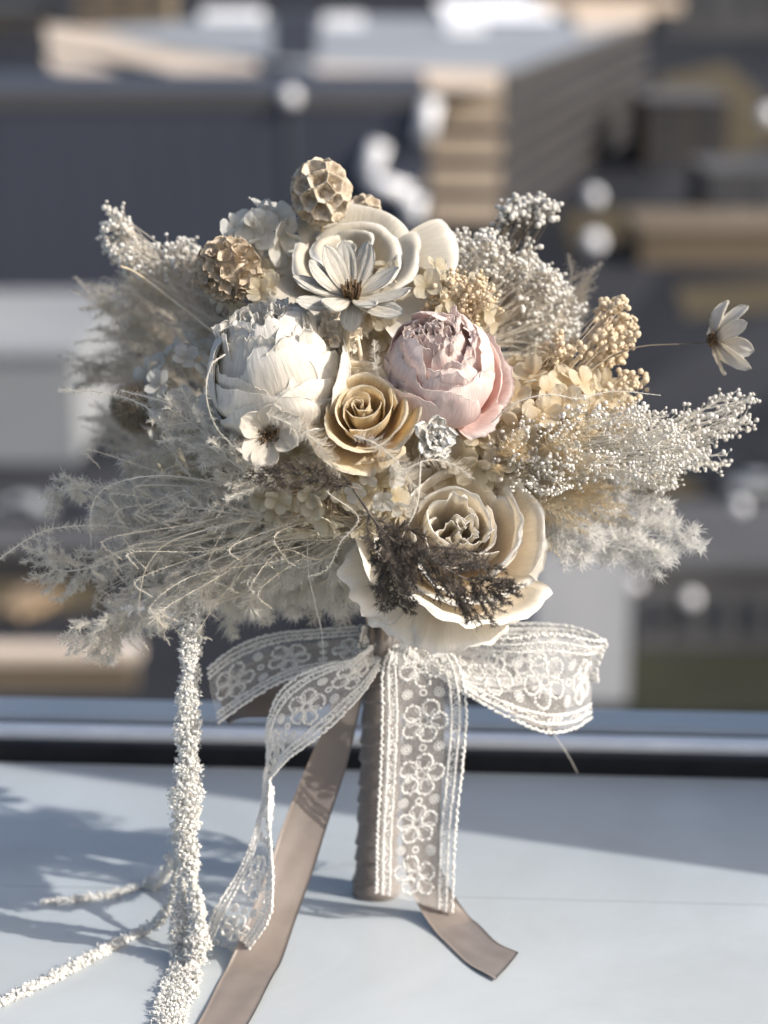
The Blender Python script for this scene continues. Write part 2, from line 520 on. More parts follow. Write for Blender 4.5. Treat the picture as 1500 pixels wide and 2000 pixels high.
def flat_petal(L, W, seed=0, nu=9, nv=12, bend=0.6, cup=0.3, tip=2.2, base=0.35, wr=0.0, th=0.0, ridges=0.0, notch=0.0, tipsharp=1.0):
    """petal along +x, width along y, inner face up (+z); bends up by 'bend' radians"""
    u = np.linspace(-1, 1, nu)[:, None] + np.zeros((1, nv))
    v = np.linspace(0, 1, nv)[None] + np.zeros((nu, 1))
    wd = (base + (1 - base) * np.sin(np.clip(v * 1.25, 0, 1) * math.pi / 2)) * (1 - np.clip(v, 0, 1) ** tip * 1.0) ** (0.5 * tipsharp)
    wd = np.maximum(wd, 0.02)
    a = bend * v
    s = v * L * (1 - notch * np.cos(u * 3) * v)
    x = np.where(abs(bend) > 1e-4, L / bend * np.sin(a), s) if abs(bend) > 1e-4 else s
    z = (L / bend) * (1 - np.cos(a)) if abs(bend) > 1e-4 else 0 * s
    y = u * W / 2 * wd
    nrm = cup * W * 0.5 * (u ** 2) * wd + wr * (wav(u * 5, v * 5, seed, 5) + 0.5 * wav(u * 13, v * 9, seed + 1, 4)) * np.clip(v * 2, 0, 1)
    nrm = nrm + ridges * np.cos(u * math.pi * 3.0) * np.sin(v * math.pi)
    x = x - nrm * np.sin(a)
    z = z + nrm * np.cos(a)
    V = np.stack([x, y, z], -1).reshape(-1, 3)
    uv = np.stack([(u + 1) / 2, v], -1).reshape(-1, 2)
    F = grid_faces(nu, nv)
    if th:
        V, F = thicken(V, F, nu, nv, th)
        uv = np.vstack([uv, uv])
    return V, F, uv

def rotm(ax, a):
    return np.array(Matrix.Rotation(a, 3, ax))

# ------------------------------------------------------------------ THE LEDGE
sill_m = simple_mat('ledge_white', (0.40, 0.44, 0.465), (0.44, 0.478, 0.505), 3.0, 0.42, 0, 0.08, 0.0006, spec=0.3, coords='Object')
def wear(m):
    t = m.node_tree
    p = next(n for n in t.nodes if n.type == 'BSDF_PRINCIPLED')
    tc = N(t, 'ShaderNodeTexCoord')
    a = N(t, 'ShaderNodeTexNoise', i_Scale=14.0, i_Detail=8.0, i_Roughness=0.7)
    t.links.new(tc.outputs['Object'], a.inputs['Vector'])
    r = ramp(t, a.outputs[0], [(0.35, (0.3, 0.3, 0.3)), (0.7, (0.55, 0.55, 0.55))])
    t.links.new(r.outputs[0], p.inputs['Roughness'])
    v = N(t, 'ShaderNodeTexNoise', i_Scale=900.0, i_Detail=3.0)
    t.links.new(tc.outputs['Object'], v.inputs['Vector'])
    d = ramp(t, v.outputs[0], [(0.70, (1, 1, 1)), (0.76, (0.72, 0.70, 0.68))])
    g = N(t, 'ShaderNodeTexNoise', i_Scale=6.0, i_Detail=6.0, i_Roughness=0.65, i_Distortion=1.2)
    t.links.new(tc.outputs['Object'], g.inputs['Vector'])
    gr = ramp(t, g.outputs[0], [(0.35, (0.90, 0.895, 0.885)), (0.62, (1, 1, 1))])
    old = p.inputs['Base Color'].links[0].from_socket
    for k in (d, gr):
        mx = N(t, 'ShaderNodeMix', data_type='RGBA', blend_type='MULTIPLY')
        mx.inputs[0].default_value = 1.0
        t.links.new(old, mx.inputs[6])
        t.links.new(k.outputs[0], mx.inputs[7])
        old = mx.outputs[2]
    t.links.new(old, p.inputs['Base Color'])
wear(sill_m)
def box(x0, x1, y0, y1, z0, z1, bev=0.0):
    if bev:
        b = bev
        V, F = [], []
        prof = [(y0, z0), (y0, z1 - b), (y0 + b * .3, z1 - b * .3), (y0 + b, z1), (y1 - b, z1), (y1 - b * .3, z1 - b * .3), (y1, z1 - b), (y1, z0)]
        for x in (x0, x1):
            V += [(x, p[0], p[1]) for p in prof]
        n = len(prof)
        F = [(i, (i + 1) % n, (i + 1) % n + n, i + n) for i in range(n)]
        V = np.array(V)
        return V, [np.array(F)[:, ::-1], np.array([[0, 1, 2, 7], [2, 3, 4, 7], [4, 5, 6, 7]]), np.array([[8, 15, 10, 9], [10, 15, 12, 11], [12, 15, 14, 13]])]
    V = np.array([(x, y, z) for x in (x0, x1) for y in (y0, y1) for z in (z0, z1)])
    F = np.array([(0, 1, 3, 2), (4, 6, 7, 5), (0, 4, 5, 1), (2, 3, 7, 6), (0, 2, 6, 4), (1, 5, 7, 3)])
    return V, F

YAW = -math.atan2(0.031, 0.52)
RAILP = floor_at(750, 1505)
Rz = np.array(Matrix.Rotation(YAW, 3, 'Z'))
def railed(V):
    return np.asarray(V) @ Rz.T + np.array((RAILP[0], RAILP[1], 0))

seam = -(RAILP[1] - floor_at(750, 1748)[1])
ledge = thing('window_ledge', 'wide white painted ledge the whole bouquet stands on', 'ledge')
ledge['kind'] = 'structure'
V, F = box(-1.6, 1.6, seam + 0.0005, -0.0005, -0.03, 0.0)
part('panel', railed(V), F, sill_m, ledge, smooth=False)
V, F = box(-1.6, 1.6, -1.1, seam - 0.0003, -0.03, 0.0)
part('panel', railed(V), F, sill_m, ledge, smooth=False)

alu = simple_mat('rail_painted_metal', (0.288, 0.336, 0.384), (0.32, 0.368, 0.416), 8, 0.3, 0, 0.0, spec=0.5)
alu2 = simple_mat('rail_bare_metal', (0.672, 0.7104, 0.7584), (0.768, 0.7968, 0.8352), 30, 0.35, metallic=0.2, spec=0.5)
blk = simple_mat('rubber_black', (0.006, 0.007, 0.009), (0.012, 0.013, 0.015), 40, 0.5, spec=0.25)
rail = thing('window_rail', 'straight metal window rail with black rubber seal behind the white ledge', 'window rail')
V, F = box(-1.6, 1.6, 0.0, 0.012, -0.03, 0.0135, 0.002)
part('rubber_seal', railed(V), F, blk, rail, smooth=False)
V, F = box(-1.6, 1.6, 0.0125, 0.028, -0.03, 0.0205, 0.004)
part('metal_lip', railed(V), F, alu2, rail, smooth=False)
V, F = box(-1.6, 1.6, 0.0285, 0.033, -0.03, 0.019)
part('groove', railed(V), F, blk, rail, smooth=False)
V, F = box(-1.6, 1.6, 0.0335, 0.075, -0.03, 0.0225, 0.005)
part('outer_frame', railed(V), F, alu, rail, smooth=False)

# side wall of the window opening, right of the picture, whose edge shades the back of the ledge
wallm = simple_mat('reveal_plaster', (0.70, 0.70, 0.69), (0.75, 0.75, 0.74), 20, 0.8, 0, 0.2, 0.001)
e = floor_at(1500, 1710)
dirv = np.array((LX, LY)) / Lh
corner = e[:2] - dirv * 0.62
wall = thing('window_reveal_wall', 'plain plaster side wall of the window opening', 'wall')
wall['kind'] = 'structure'
cv = [(corner[0], corner[1]), (corner[0] + 0.25, corner[1]), (corner[0] + 0.25, 0.55), (corner[0], 0.55)]
V = np.array([(x, y, z) for z in (-0.6, 1.6) for x, y in cv])
F = np.array([(0, 1, 5, 4), (1, 2, 6, 5), (2, 3, 7, 6), (3, 0, 4, 7), (4, 5, 6, 7), (3, 2, 1, 0)])
part('plaster', V, F, wallm, wall, smooth=False)

# ------------------------------------------------------------------ THE CITY BELOW
exec_city = True
GZ = -40.0
def gp(px, py, z=GZ):
    return floor_at(px, py, z)
def gdist(py):
    return gp(750, py)[1]

def prism(foot, z0, z1):
    n = len(foot)
    V = np.array([(x, y, z) for z in (z0, z1) for x, y in foot])
    F = [np.array([(i, (i + 1) % n, (i + 1) % n + n, i + n) for i in range(n)])]
    F.append(np.array([[n, n + i, n + i + 1] for i in range(1, n - 1)]))
    return V, F

def bmat(name, c, c2=None, scale=0.05, rough=0.8, **k):
    return simple_mat(name, c, c2 or tuple(x * 1.25 for x in c), scale, rough, **k)

C_road = bmat('road_asphalt', (0.030, 0.032, 0.038), (0.046, 0.048, 0.055), 0.02, 0.95, spec=0.05)
asph = bmat('asphalt', (0.016, 0.018, 0.023), (0.028, 0.030, 0.036), 0.03, 0.95, spec=0.05)
V = np.array([(-1800, -200, GZ), (1800, -200, GZ), (1800, 3000, GZ), (-1800, 3000, GZ)], dtype=float)
g = part('ground', V, np.array([[0, 1, 2, 3]]), asph, smooth=False, kind='structure')

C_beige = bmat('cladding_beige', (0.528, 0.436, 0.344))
C_roof = bmat('roof_pale', (0.176, 0.2, 0.228), (0.264, 0.288, 0.32), 0.02)
C_dark = bmat('cladding_slate', (0.042, 0.050, 0.070), (0.056, 0.065, 0.088), 0.01, 0.7, spec=0.15)
C_glass = simple_mat('far_window_glass', (0.03, 0.035, 0.045), (0.05, 0.055, 0.07), 0.1, 0.25, spec=0.6)
C_brown = bmat('cladding_brown_and_shade', (0.0416, 0.0376, 0.0344))
C_white = bmat('painted_white', (0.74, 0.76, 0.8))
C_pale = bmat('concrete_pale', (0.36, 0.375, 0.40), (0.44, 0.455, 0.48), 0.2)
C_tan = bmat('render_tan', (0.1296, 0.1032, 0.072))
C_grey = bmat('concrete_grey', (0.05984, 0.06093, 0.06637), (0.09248, 0.09357, 0.09792), 0.05)
C_lgrey = bmat('concrete_light', (0.21, 0.2275, 0.2485), (0.266, 0.2835, 0.301), 0.03)
C_green = bmat('turf_dark', (0.020, 0.022, 0.017), (0.036, 0.038, 0.028), 0.05, 0.95, spec=0.05)
C_steel = simple_mat('polished_steel', (0.85, 0.87, 0.9), None, 1, 0.35, metallic=1.0)

def facade(root, A, B, z0, z1, floors, bays, band, mat_band, out):
    """rows of spandrel bands and separate windows on wall A->B, proud of it"""
    A, B = np.array(A), np.array(B)
    d = B - A
    L = np.linalg.norm(d)
    d = d / L
    n = np.array((d[1], -d[0])) * out
    h = (z1 - z0) / floors
    for f in range(floors):
        zt = z0 + h * (f + 1)
        c = [A, B, B + n * 0.5, A + n * 0.5]
        V, F = prism(c, zt - h * band, zt - 0.05)
        part('floor_band', V, F, mat_band, root, smooth=False)
        for k in range(bays):
            a = A + d * L * (k + 0.08) / bays
            b = A + d * L * (k + 0.92) / bays
            V, F = prism([a, b, b + n * 0.2, a + n * 0.2], z0 + h * f + 0.1, zt - h * band - 0.1)
            part('window', V, F, C_glass, root, smooth=False)

# office block with pale roof
zr = -18.6 + 0.5
Ap, Bp = gp(980, 158, zr)[:2], gp(1262, 52, zr)[:2]
Cp, Dp = gp(505, 158, zr)[:2], gp(88, 62, zr)[:2]
Np = gp(615, 156, zr)[:2]
root = thing('office_block', 'far office block with pale flat roof and beige striped floors', 'building')
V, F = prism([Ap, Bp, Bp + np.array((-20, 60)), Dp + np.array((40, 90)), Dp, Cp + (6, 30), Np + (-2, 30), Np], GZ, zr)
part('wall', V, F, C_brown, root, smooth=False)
V2 = V[len(V) // 2:].copy()
V2[:, 2] += 0.06
n = len(V2)
cen = V2.mean(0)
part('roof', cen + (V2 - cen) * 0.998, [np.array([[0, i, i + 1] for i in range(1, n - 1)])], C_roof, root, smooth=False)
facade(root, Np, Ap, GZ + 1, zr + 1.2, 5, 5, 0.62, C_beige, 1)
facade(root, Ap, Bp, GZ + 1, zr, 6, 12, 0.42, C_brown, 1)  # shade of the right face and its parapet put into dark brown
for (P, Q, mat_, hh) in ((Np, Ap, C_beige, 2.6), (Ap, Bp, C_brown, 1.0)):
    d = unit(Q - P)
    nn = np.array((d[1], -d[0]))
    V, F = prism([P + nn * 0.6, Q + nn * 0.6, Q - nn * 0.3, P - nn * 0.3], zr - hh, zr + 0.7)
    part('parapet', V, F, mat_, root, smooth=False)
for (a, b, c_, d_) in ((90, 500, 62, 150), (90, 300, 100, 165)):
    P, Q = gp(a, c_, zr)[:2], gp(b, d_, zr)[:2]
    d = unit(Q - P)
    nn = np.array((d[1], -d[0]))
    z0 = zr - (2.4 if c_ < 90 else 6.5)
    V, F = prism([P, Q, Q - nn * 1.0, P - nn * 1.0], z0, z0 + 3.2)
    part('parapet', V, F, C_beige, root, smooth=False)
def roof_sheet(name, poly, mat_, lift):
    P3 = np.array([gp(a, b, zr + lift) for a, b in poly])
    n = len(P3)
    Pb = P3.copy()
    Pb[:, 2] -= .25
    V = np.vstack([P3, Pb])
    F = [np.array([[0, n - i, n - i - 1] for i in range(1, n - 1)])[:, ::-1], np.array([(i, (i + 1) % n, (i + 1) % n + n, i + n) for i in range(n)])]
    part(name, V, F, mat_, root, smooth=False)
C_sun = bmat('sunlit_pale_warm', (0.496, 0.424, 0.352), (0.576, 0.496, 0.416), 0.05)  # sunlit tone of the roof bands and kiosk roof put into the colour
roof_sheet('sunlit_sheet', [(88, 48), (190, 58), (330, 98), (500, 122), (505, 160), (400, 168), (330, 138), (200, 108), (95, 92)], C_sun, .6)  # flat sheets added so the roof's edge bands catch the sun
roof_sheet('sunlit_sheet', [(92, 104), (180, 120), (262, 150), (262, 178), (180, 166), (95, 128)], C_sun, .9)
roof_sheet('sunlit_sheet', [(618, 128), (975, 138), (978, 172), (620, 170)], C_sun, .6)
roof_sheet('sunlit_sheet', [(1110, 4), (1268, 8), (1266, 42), (1130, 62)], C_sun, .6)
roof_sheet('skylight', [(850, 0), (1075, -4), (1085, 40), (870, 36)], C_white, .7)
# plant on the roof
for (px, py, wd, hh, mt, nm) in ((575, 118, 9, 7.0, C_dark, 'stair_head'), (450, 42, 12, 2.5, C_white, 'air_unit'), (670, 55, 8, 2.5, C_white, 'air_unit'), (910, 66, 8, 2.5, C_white, 'air_unit'), (1190, 26, 30, 3.5, C_beige, 'plant_room')):
    p = gp(px, py, zr)
    V, F = box(p[0] - wd / 2 * p[1] / 450, p[0] + wd / 2 * p[1] / 450, p[1], p[1] + 14, zr + 0.1, zr + hh)
    part(nm, V, F, mt, root, smooth=False)
# slate hall
y0 = gdist(690)
zt = floor_at(400, 182, 0)
def z_at(py, dist):
    x, y, z = ray(750, py)
    return CAMZ + z * (dist - CAMY) / y
def x_at(px, py, dist):
    x, y, z = ray(px, py)
    return x * (dist - CAMY) / y
root = thing('slate_hall', 'long dark slate clad hall filling the view behind the left flowers', 'building')
zt = z_at(185, y0)
xl, xr = x_at(-700, 400, y0), x_at(838, 400, y0)
V, F = box(xl, xr, y0, y0 + 38, GZ, zt)
part('wall', V, F, C_dark, root, smooth=False)
for k in range(22):
    a = xl + (xr - xl) * k / 22
    V, F = box(a + 0.03, a + (xr - xl) / 22 - 0.03, y0 - 0.25, y0 - 0.01, GZ + 1, zt - 0.6)
    part('cladding_panel', V, F, C_dark, root, smooth=False)
V, F = box(xl, xr, y0 - 0.45, y0 - 0.27, zt - 1.2, zt + 0.5)
part('roof_edge', V, F, C_grey, root, smooth=False)
# zigzag white duct on the hall wall
for i, (a, b, c_, d_) in enumerate(((742, 280, 716, 350), (722, 356, 800, 378), (812, 384, 803, 432), (842, 195, 828, 272))):
    P = np.array((x_at(a, b, y0 - 1), y0 - 1.3, z_at(b, y0 - 1)))
    Q = np.array((x_at(c_, d_, y0 - 1), y0 - 1.3, z_at(d_, y0 - 1)))
    V, F = tube(np.array([P, (P + Q) / 2, Q]), 0.9, 10)
    if i == 0:
        duct = thing('zigzag_duct', 'bright white zigzag duct on the slate wall above the flowers', 'duct')
    part('duct_length', V, F, C_white, duct)

blocks = [
    # x0, x1, ytop, ybase, depth, material, name, label, cat
    (-400, 150, 700, 905, 30, C_lgrey, 'low_warehouse', 'pale grey low warehouse at the left edge below the slate hall', 'building'),
    (-300, 420, 1085, 1140, 5, C_brown, 'brick_shed', 'low brown shed roof behind the hanging white strand', 'building'),
    (-60, 262, 1292, 1345, 1.2, C_tan, 'tan_kiosk', 'low sunlit tan building just above the rail at left', 'building'),
    (560, 700, 1010, 1150, 10, C_grey, 'grey_annex', 'grey annex behind the bouquet stems', 'building'),
    (1040, 1225, 1050, 1372, 9, C_pale, 'pale_tower', 'pale grey square tower right of the large cream rose', 'building'),
    (1240, 1620, 1120, 1265, 14, C_grey, 'grey_terrace', 'grey low terrace behind the tower at right', 'building'),
    (1250, 1900, 455, 520, 20, C_tan, 'tan_longhouse', 'long low tan building crossing the right edge', 'building'),
    (1260, 1420, 200, 330, 30, C_brown, 'brown_block', 'brown far block right of the office block', 'building'),
    (1380, 1700, 340, 440, 20, C_grey, 'grey_block', 'grey far block above the tan longhouse', 'building'),
    (-500, 80, 20, 170, 60, C_brown, 'brown_warehouse', 'dark brown far warehouse in the top left corner', 'building'),
    (150, 330, -60, 48, 40, C_tan, 'tan_block', 'small tan block on the far skyline above the pale roof', 'building'),
    (1290, 1600, -60, 120, 60, C_grey, 'grey_hall', 'grey far hall in the top right corner', 'building'),
]
for (a, b, yt, yb, dep, mt, nm, lab, cat) in blocks:
    dist = gdist(yb) if yb > 170 else gdist(190) + 380
    zt = z_at(yt, dist)
    x0, x1 = x_at(a, yb, dist), x_at(b, yb, dist)
    root = thing(nm, lab, cat)
    V, F = box(x0, x1, dist, dist + dep, GZ - 20, zt)
    part('wall', V, F, mt, root, smooth=False)
    V, F = box(x0 - 0.3, x1 + 0.3, dist - 0.3, dist + dep + 0.3, zt + 0.02, zt + 0.6)
    part('roof', V, F, C_sun if nm == 'tan_kiosk' else C_tan if mt is C_tan else C_grey if mt not in (C_lgrey, C_pale) else mt, root, smooth=False)
    nb = 0 if nm in ('low_warehouse', 'tan_longhouse', 'tan_kiosk', 'pale_tower') else max(2, int((b - a) / 60))
    nf = max(1, int((zt - GZ) / 4))
    for f in range(min(nf, 5)):
        for k in range(nb):
            wx0 = x0 + (x1 - x0) * (k + 0.25) / nb
            wx1 = x0 + (x1 - x0) * (k + 0.75) / nb
            zz = zt - (f + 0.8) * (zt - GZ) / nf
            V, F = box(wx0, wx1, dist - 0.12, dist - 0.01, zz, zz + (zt - GZ) / nf * 0.45)
            part('window', V, F, C_glass, root, smooth=False)

V, F = box(x_at(1235, 1380, gdist(1400)), x_at(2400, 1380, gdist(1400)), gdist(1400), gdist(1275), GZ + 0.01, GZ + 0.15)
part('lawn', V, F, C_green, smooth=False, kind='structure')
for (a, c_, b, d_, wd) in ((1080, 700, 1500, 150, 5), (1150, 900, 1700, 560, 6), (-200, 1000, 500, 925, 7)):
    P, Q = gp(a, c_), gp(b, d_)
    d = unit(Q - P)
    nn = np.array((d[1], -d[0], 0)) * wd
    V, F = prism([(P - nn)[:2], (P + nn)[:2], (Q + nn)[:2], (Q - nn)[:2]], GZ + 0.02, GZ + 0.05)
    part('road', V, F, C_road, smooth=False, kind='structure')

C_verge = bmat('verge_brown', (0.055, 0.047, 0.032), (0.10, 0.084, 0.056), 0.06, 0.95, spec=0.05)
for poly in ([(1280, 150), (1420, 120), (1560, 260), (1380, 330)], [(1100, 420), (1210, 400), (1260, 470), (1120, 500)], [(1320, 560), (1560, 540), (1560, 600), (1340, 620)],
             [(1130, 900), (1260, 880), (1380, 960), (1180, 1000)], [(1260, 1040), (1560, 1020), (1560, 1090), (1280, 1100)], [(-60, 1130), (140, 1110), (220, 1180), (-60, 1220)]):
    P = np.array([gp(a, b, GZ + .08) for a, b in poly])
    part('grass_verge', P, np.array([[3, 2, 1, 0]]), C_verge, smooth=False, kind='structure')
# white balls added to stand in for blurred glints, each on a slim mast
def add_glint(px, py, dist, r, label):
    r *= .6
    z = z_at(py, dist)
    x = x_at(px, py, dist)
    t = thing('glint_ball', label, 'mast', (x, dist, GZ), 'white balls added as blurred glints')
    k = 16
    th_ = np.linspace(0, math.pi, 12)
    prof = np.stack([np.sin(th_) * r, np.cos(th_) * r], 1)
    a = np.linspace(0, 2 * math.pi, k, endpoint=False)
    V = np.array([(q[0] * math.cos(b), q[0] * math.sin(b), z - GZ + q[1]) for b in a for q in prof])
    part('ball', V, grid_faces(k, 12, True), C_white, t)
    V, F = tube(np.array([(0, 0, 0), (0, 0, (z - GZ) / 2), (0, 0, z - GZ - r * 0.9)]), r * 0.12, 6)
    part('mast', V, F, C_grey, t)
add_glint(1160, 473, gdist(700), 1.7, 'added white ball for a blurred glint right of the grey bud cloud')
add_glint(1160, 384, gdist(650), 1.5, 'added white ball for a blurred glint above the other at upper right')
add_glint(1445, 990, gdist(1200), 0.75, 'added white ball for a blurred glint beneath the right spray tips')
add_glint(1350, 1170, gdist(1270), 0.75, 'added white ball for a blurred glint in front of the grey terrace')
add_glint(1240, 1140, gdist(1265), 0.7, 'added white ball for a blurred glint beside the pale tower')
add_glint(567, 190, gdist(692), 1.5, 'added white ball for a blurred glint in front of the slate hall roof edge')
add_glint(250, 1258, gdist(1330), 0.6, 'added white ball for a blurred glint above the tan kiosk')
add_glint(1500, 225, gdist(500), 2.0, 'added white ball for a blurred glint at the upper right edge')

# parked cars far below
car_paint = [simple_mat('car_paint_' + n_, c_, None, 1, 0.35, spec=0.5) for n_, c_ in (('white', (.6, .61, .63)), ('silver', (.28, .3, .32)), ('dark', (.02, .022, .028)), ('tan', (.30, .22, .14)))]
def car(px, py, ang, k, label):
    g_ = gp(px, py)
    t = thing('parked_car', label, 'car', g_, 'cars parked on the dark ground far below', np.array(Matrix.Rotation(ang, 3, 'Z')))
    pr = [(-2.2, .35), (-2.15, .85), (-1.0, .98), (-.55, 1.42), (.95, 1.42), (1.6, .95), (2.2, .8), (2.25, .35)]
    V = np.array([(x, y, z) for y in (-.88, .88) for x, z in pr])
    n_ = len(pr)
    part('body', V, [np.array([(i, (i + 1) % n_, (i + 1) % n_ + n_, i + n_) for i in range(n_)]), np.array([[0, 1, 7], [1, 2, 7], [2, 6, 7], [2, 5, 6], [2, 3, 5], [3, 4, 5], [8, 15, 9], [9, 15, 10], [10, 15, 14], [10, 14, 13], [10, 13, 11], [11, 13, 12]])], car_paint[k], t, smooth=False)
    V, F = box(-.45, .85, -.9, .9, 1.0, 1.36)
    part('side_glass', V, F, C_glass, t, smooth=False)
    for x in (-1.4, 1.45):
        for y in (-.9, .9):
            V, F = tube(np.array([(x, y - .1, .33), (x, y, .33), (x, y + .1, .33)]), .33, 12)
            part('wheel', V, F, blk, t, smooth=False)
cars = [(1290, 905, .3, 1, 'silver car, highest of those at the right edge'), (1400, 935, .3, 2, 'dark car between two silver ones at right'), (1475, 965, .3, 1, 'silver car touching the right edge'),
        (1180, 1160, 1.2, 0, 'white car left of the grey terrace'), (1330, 1060, .1, 3, 'tan car above the grey terrace'), (1450, 1085, .1, 0, 'white car above the grey terrace'),
        (40, 1010, -.2, 1, 'silver car furthest left below the pale warehouse'), (150, 1030, -.2, 2, 'dark car beside the silver one at left'), (60, 1200, 1.1, 3, 'tan car lowest at the left edge'), (300, 1215, .2, 0, 'white car near the hanging white strand')]
for c_ in cars:
    car(*c_)

# ------------------------------------------------------------------ THE BOUQUET
# ---- roses
def tip_petal(V, r_, deg, off):
    ax = rotm('X', rad(r_.normal(0, deg))) @ rotm('Y', rad(r_.normal(0, deg)))
    return V @ ax.T + np.array((r_.normal(0, off), r_.normal(0, off), r_.normal(0, off)))

def rose(name, label, px, py, d, n, Rpx, Hpx, radii, mat, roll=0.0, drop=0.3, open_=0.2, curl=0.03, ruffle=0.03, wr=0.006, hw0=2.2, hw1=0.95, th=0.0003, seed=1, spiral=0.09, notch=0.03, wings=(), top=0.22, tilt=4.0, heart=0.0):
    """radii: one fraction of R per petal, heart outwards; wings: (angle, reach, end height) of laid-open outer petals"""
    c = at(px, py, d)
    R, H = S(Rpx, py, d), S(Hpx, py, d)
    Fm = frame(n, roll)
    base = c - Fm[:, 2] * H * 0.8
    t = thing(name, label, 'rose', base, None, Fm)
    r_ = np.random.RandomState(seed)
    K = len(radii)
    for i, q in enumerate(radii):
        Rm = R * q
        zt_ = H * (0.93 + 0.07 * (1 - abs(q - .35)) - drop * q ** 1.8 + r_.uniform(-0.035, 0.035))
        Rt = Rm * (1 + open_ * (q - .25) * 1.4)
        prof = [(0.001, H * 0.02), (Rm * 0.66, H * (0.14 - 0.08 * q)), (Rm * 1.0, H * (0.52 - 0.2 * q)), (Rt * 0.985, zt_ * 0.86), (Rt * (1 + .04 * q), zt_)]
        hw = hw0 + (hw1 - hw0) * q ** .7
        V, F, uv = wrap_petal(i * 2.25 + r_.uniform(-.45, .45), hw * r_.uniform(.88, 1.12), prof, seed * 100 + i, nu=25, nv=19, ruffle=ruffle * R * ((0.35 + q) if q > heart else 1.6), rf=(3 + 3 * r_.rand()) if q > heart else 7, curl=curl * R * (0.25 + 1.4 * q) * r_.uniform(.5, 1.5), wr=wr * R, th=th, spiral=spiral * R * (0.35 + 0.5 * q) * r_.uniform(.6, 1.5), notch=notch, top=top * r_.uniform(.7, 1.4), side=.10 * R * q * r_.rand())
        V = tip_petal(V, r_, tilt * (.4 + q), R * .012)
        part('petal', V, F, mat, t, uv=uv)
    for i, (a, reach, z1, wd) in enumerate(wings):
        Rm = R * reach
        prof = [(0.001, 0), (Rm * 0.45, -H * 0.02), (Rm * 0.8, H * z1 * 0.45), (Rm * 1.0, H * z1)]
        V, F, uv = wrap_petal(a, wd, prof, seed * 100 + 70 + i, nu=27, nv=21, ruffle=ruffle * R * 1.8, rf=4, curl=curl * R * 1.8, wr=wr * R * 1.3, th=th, notch=notch * 1.3, top=0.3)
        part('petal', V, F, mat, t, uv=uv)
    zz = np.linspace(-0.028, 0.001, 8)
    V, F = tube(np.stack([0 * zz, 0 * zz, zz], 1), np.interp(zz, [-0.028, -0.008, 0.001], [0.0018, 0.0022, 0.006]), 9)
    part('stem', V, F, 'stalk_pale', t)
    return t

def rseq(lst):
    return list(lst)

# in a rose's own frame: angle 0 = right, 1.57 = up/back, -1.57 = toward the camera and down
rose('cream_rose', 'yellow cream rose with a tight spiral heart in the bouquet centre', 706, 796, 0.112, (-0.08, 0.80, 0.60), 90, 112,
     [.07, .12, .17, .23, .29, .35, .41, .50, .56, .62, .71, .78, .84, .92, .97, 1.0], 'cream', drop=0.33, open_=0.25, curl=0.06, ruffle=0.03, seed=3, hw0=2.5, hw1=0.95, tilt=3.5,
     wings=[(-1.9, 1.10, .30, .75), (-.5, 1.08, .42, .8), (2.9, 1.12, .40, .7), (.6, 1.05, .62, .8), (1.5, 1.0, .72, .8), (-1.1, 1.14, .12, .7)], notch=.045)
rose('garden_rose', 'large open ivory garden rose lowest in the bouquet, behind a brown fern', 900, 1036, 0.10, (0.14, 0.82, 0.54), 148, 165,
     [.07, .11, .15, .19, .23, .27, .31, .36, .42, .47, .52, .58, .64, .70, .76, .82, .88, .94, .99, 1.04], 'ivory', drop=0.26, open_=0.16, curl=0.045, ruffle=0.045, wr=0.009, seed=12, hw0=2.0, hw1=1.0, tilt=6.0,
     wings=[(-1.55, 1.45, .22, .62), (-2.3, 1.45, .12, .6), (-.75, 1.3, .2, .6), (3.5, 1.5, .25, .55), (.1, 1.25, .3, .7), (2.7, 1.3, .4, .6)], notch=.06, spiral=0.10, top=.3, heart=.34)
rose('satin_rose', 'glossy ivory rose with rolled rims at the top behind the thick petalled daisy', 685, 490, 0.015, (0.0, 0.50, 0.86), 122, 92,
     [.12, .19, .27, .34, .42, .50, .58, .66, .74, .82, .9, .98], 'satin_rose', roll=.3, drop=0.38, open_=0.5, curl=0.16, ruffle=0.03, wr=0.003, seed=21, hw0=1.9, hw1=0.95, th=0.0006, tilt=6,
     wings=[(3.3, 1.45, .40, .5), (-2.2, 1.2, .25, .6), (-.8, 1.2, .2, .6), (.2, 1.15, .35, .6), (1.5, 1.0, .2, .75)])

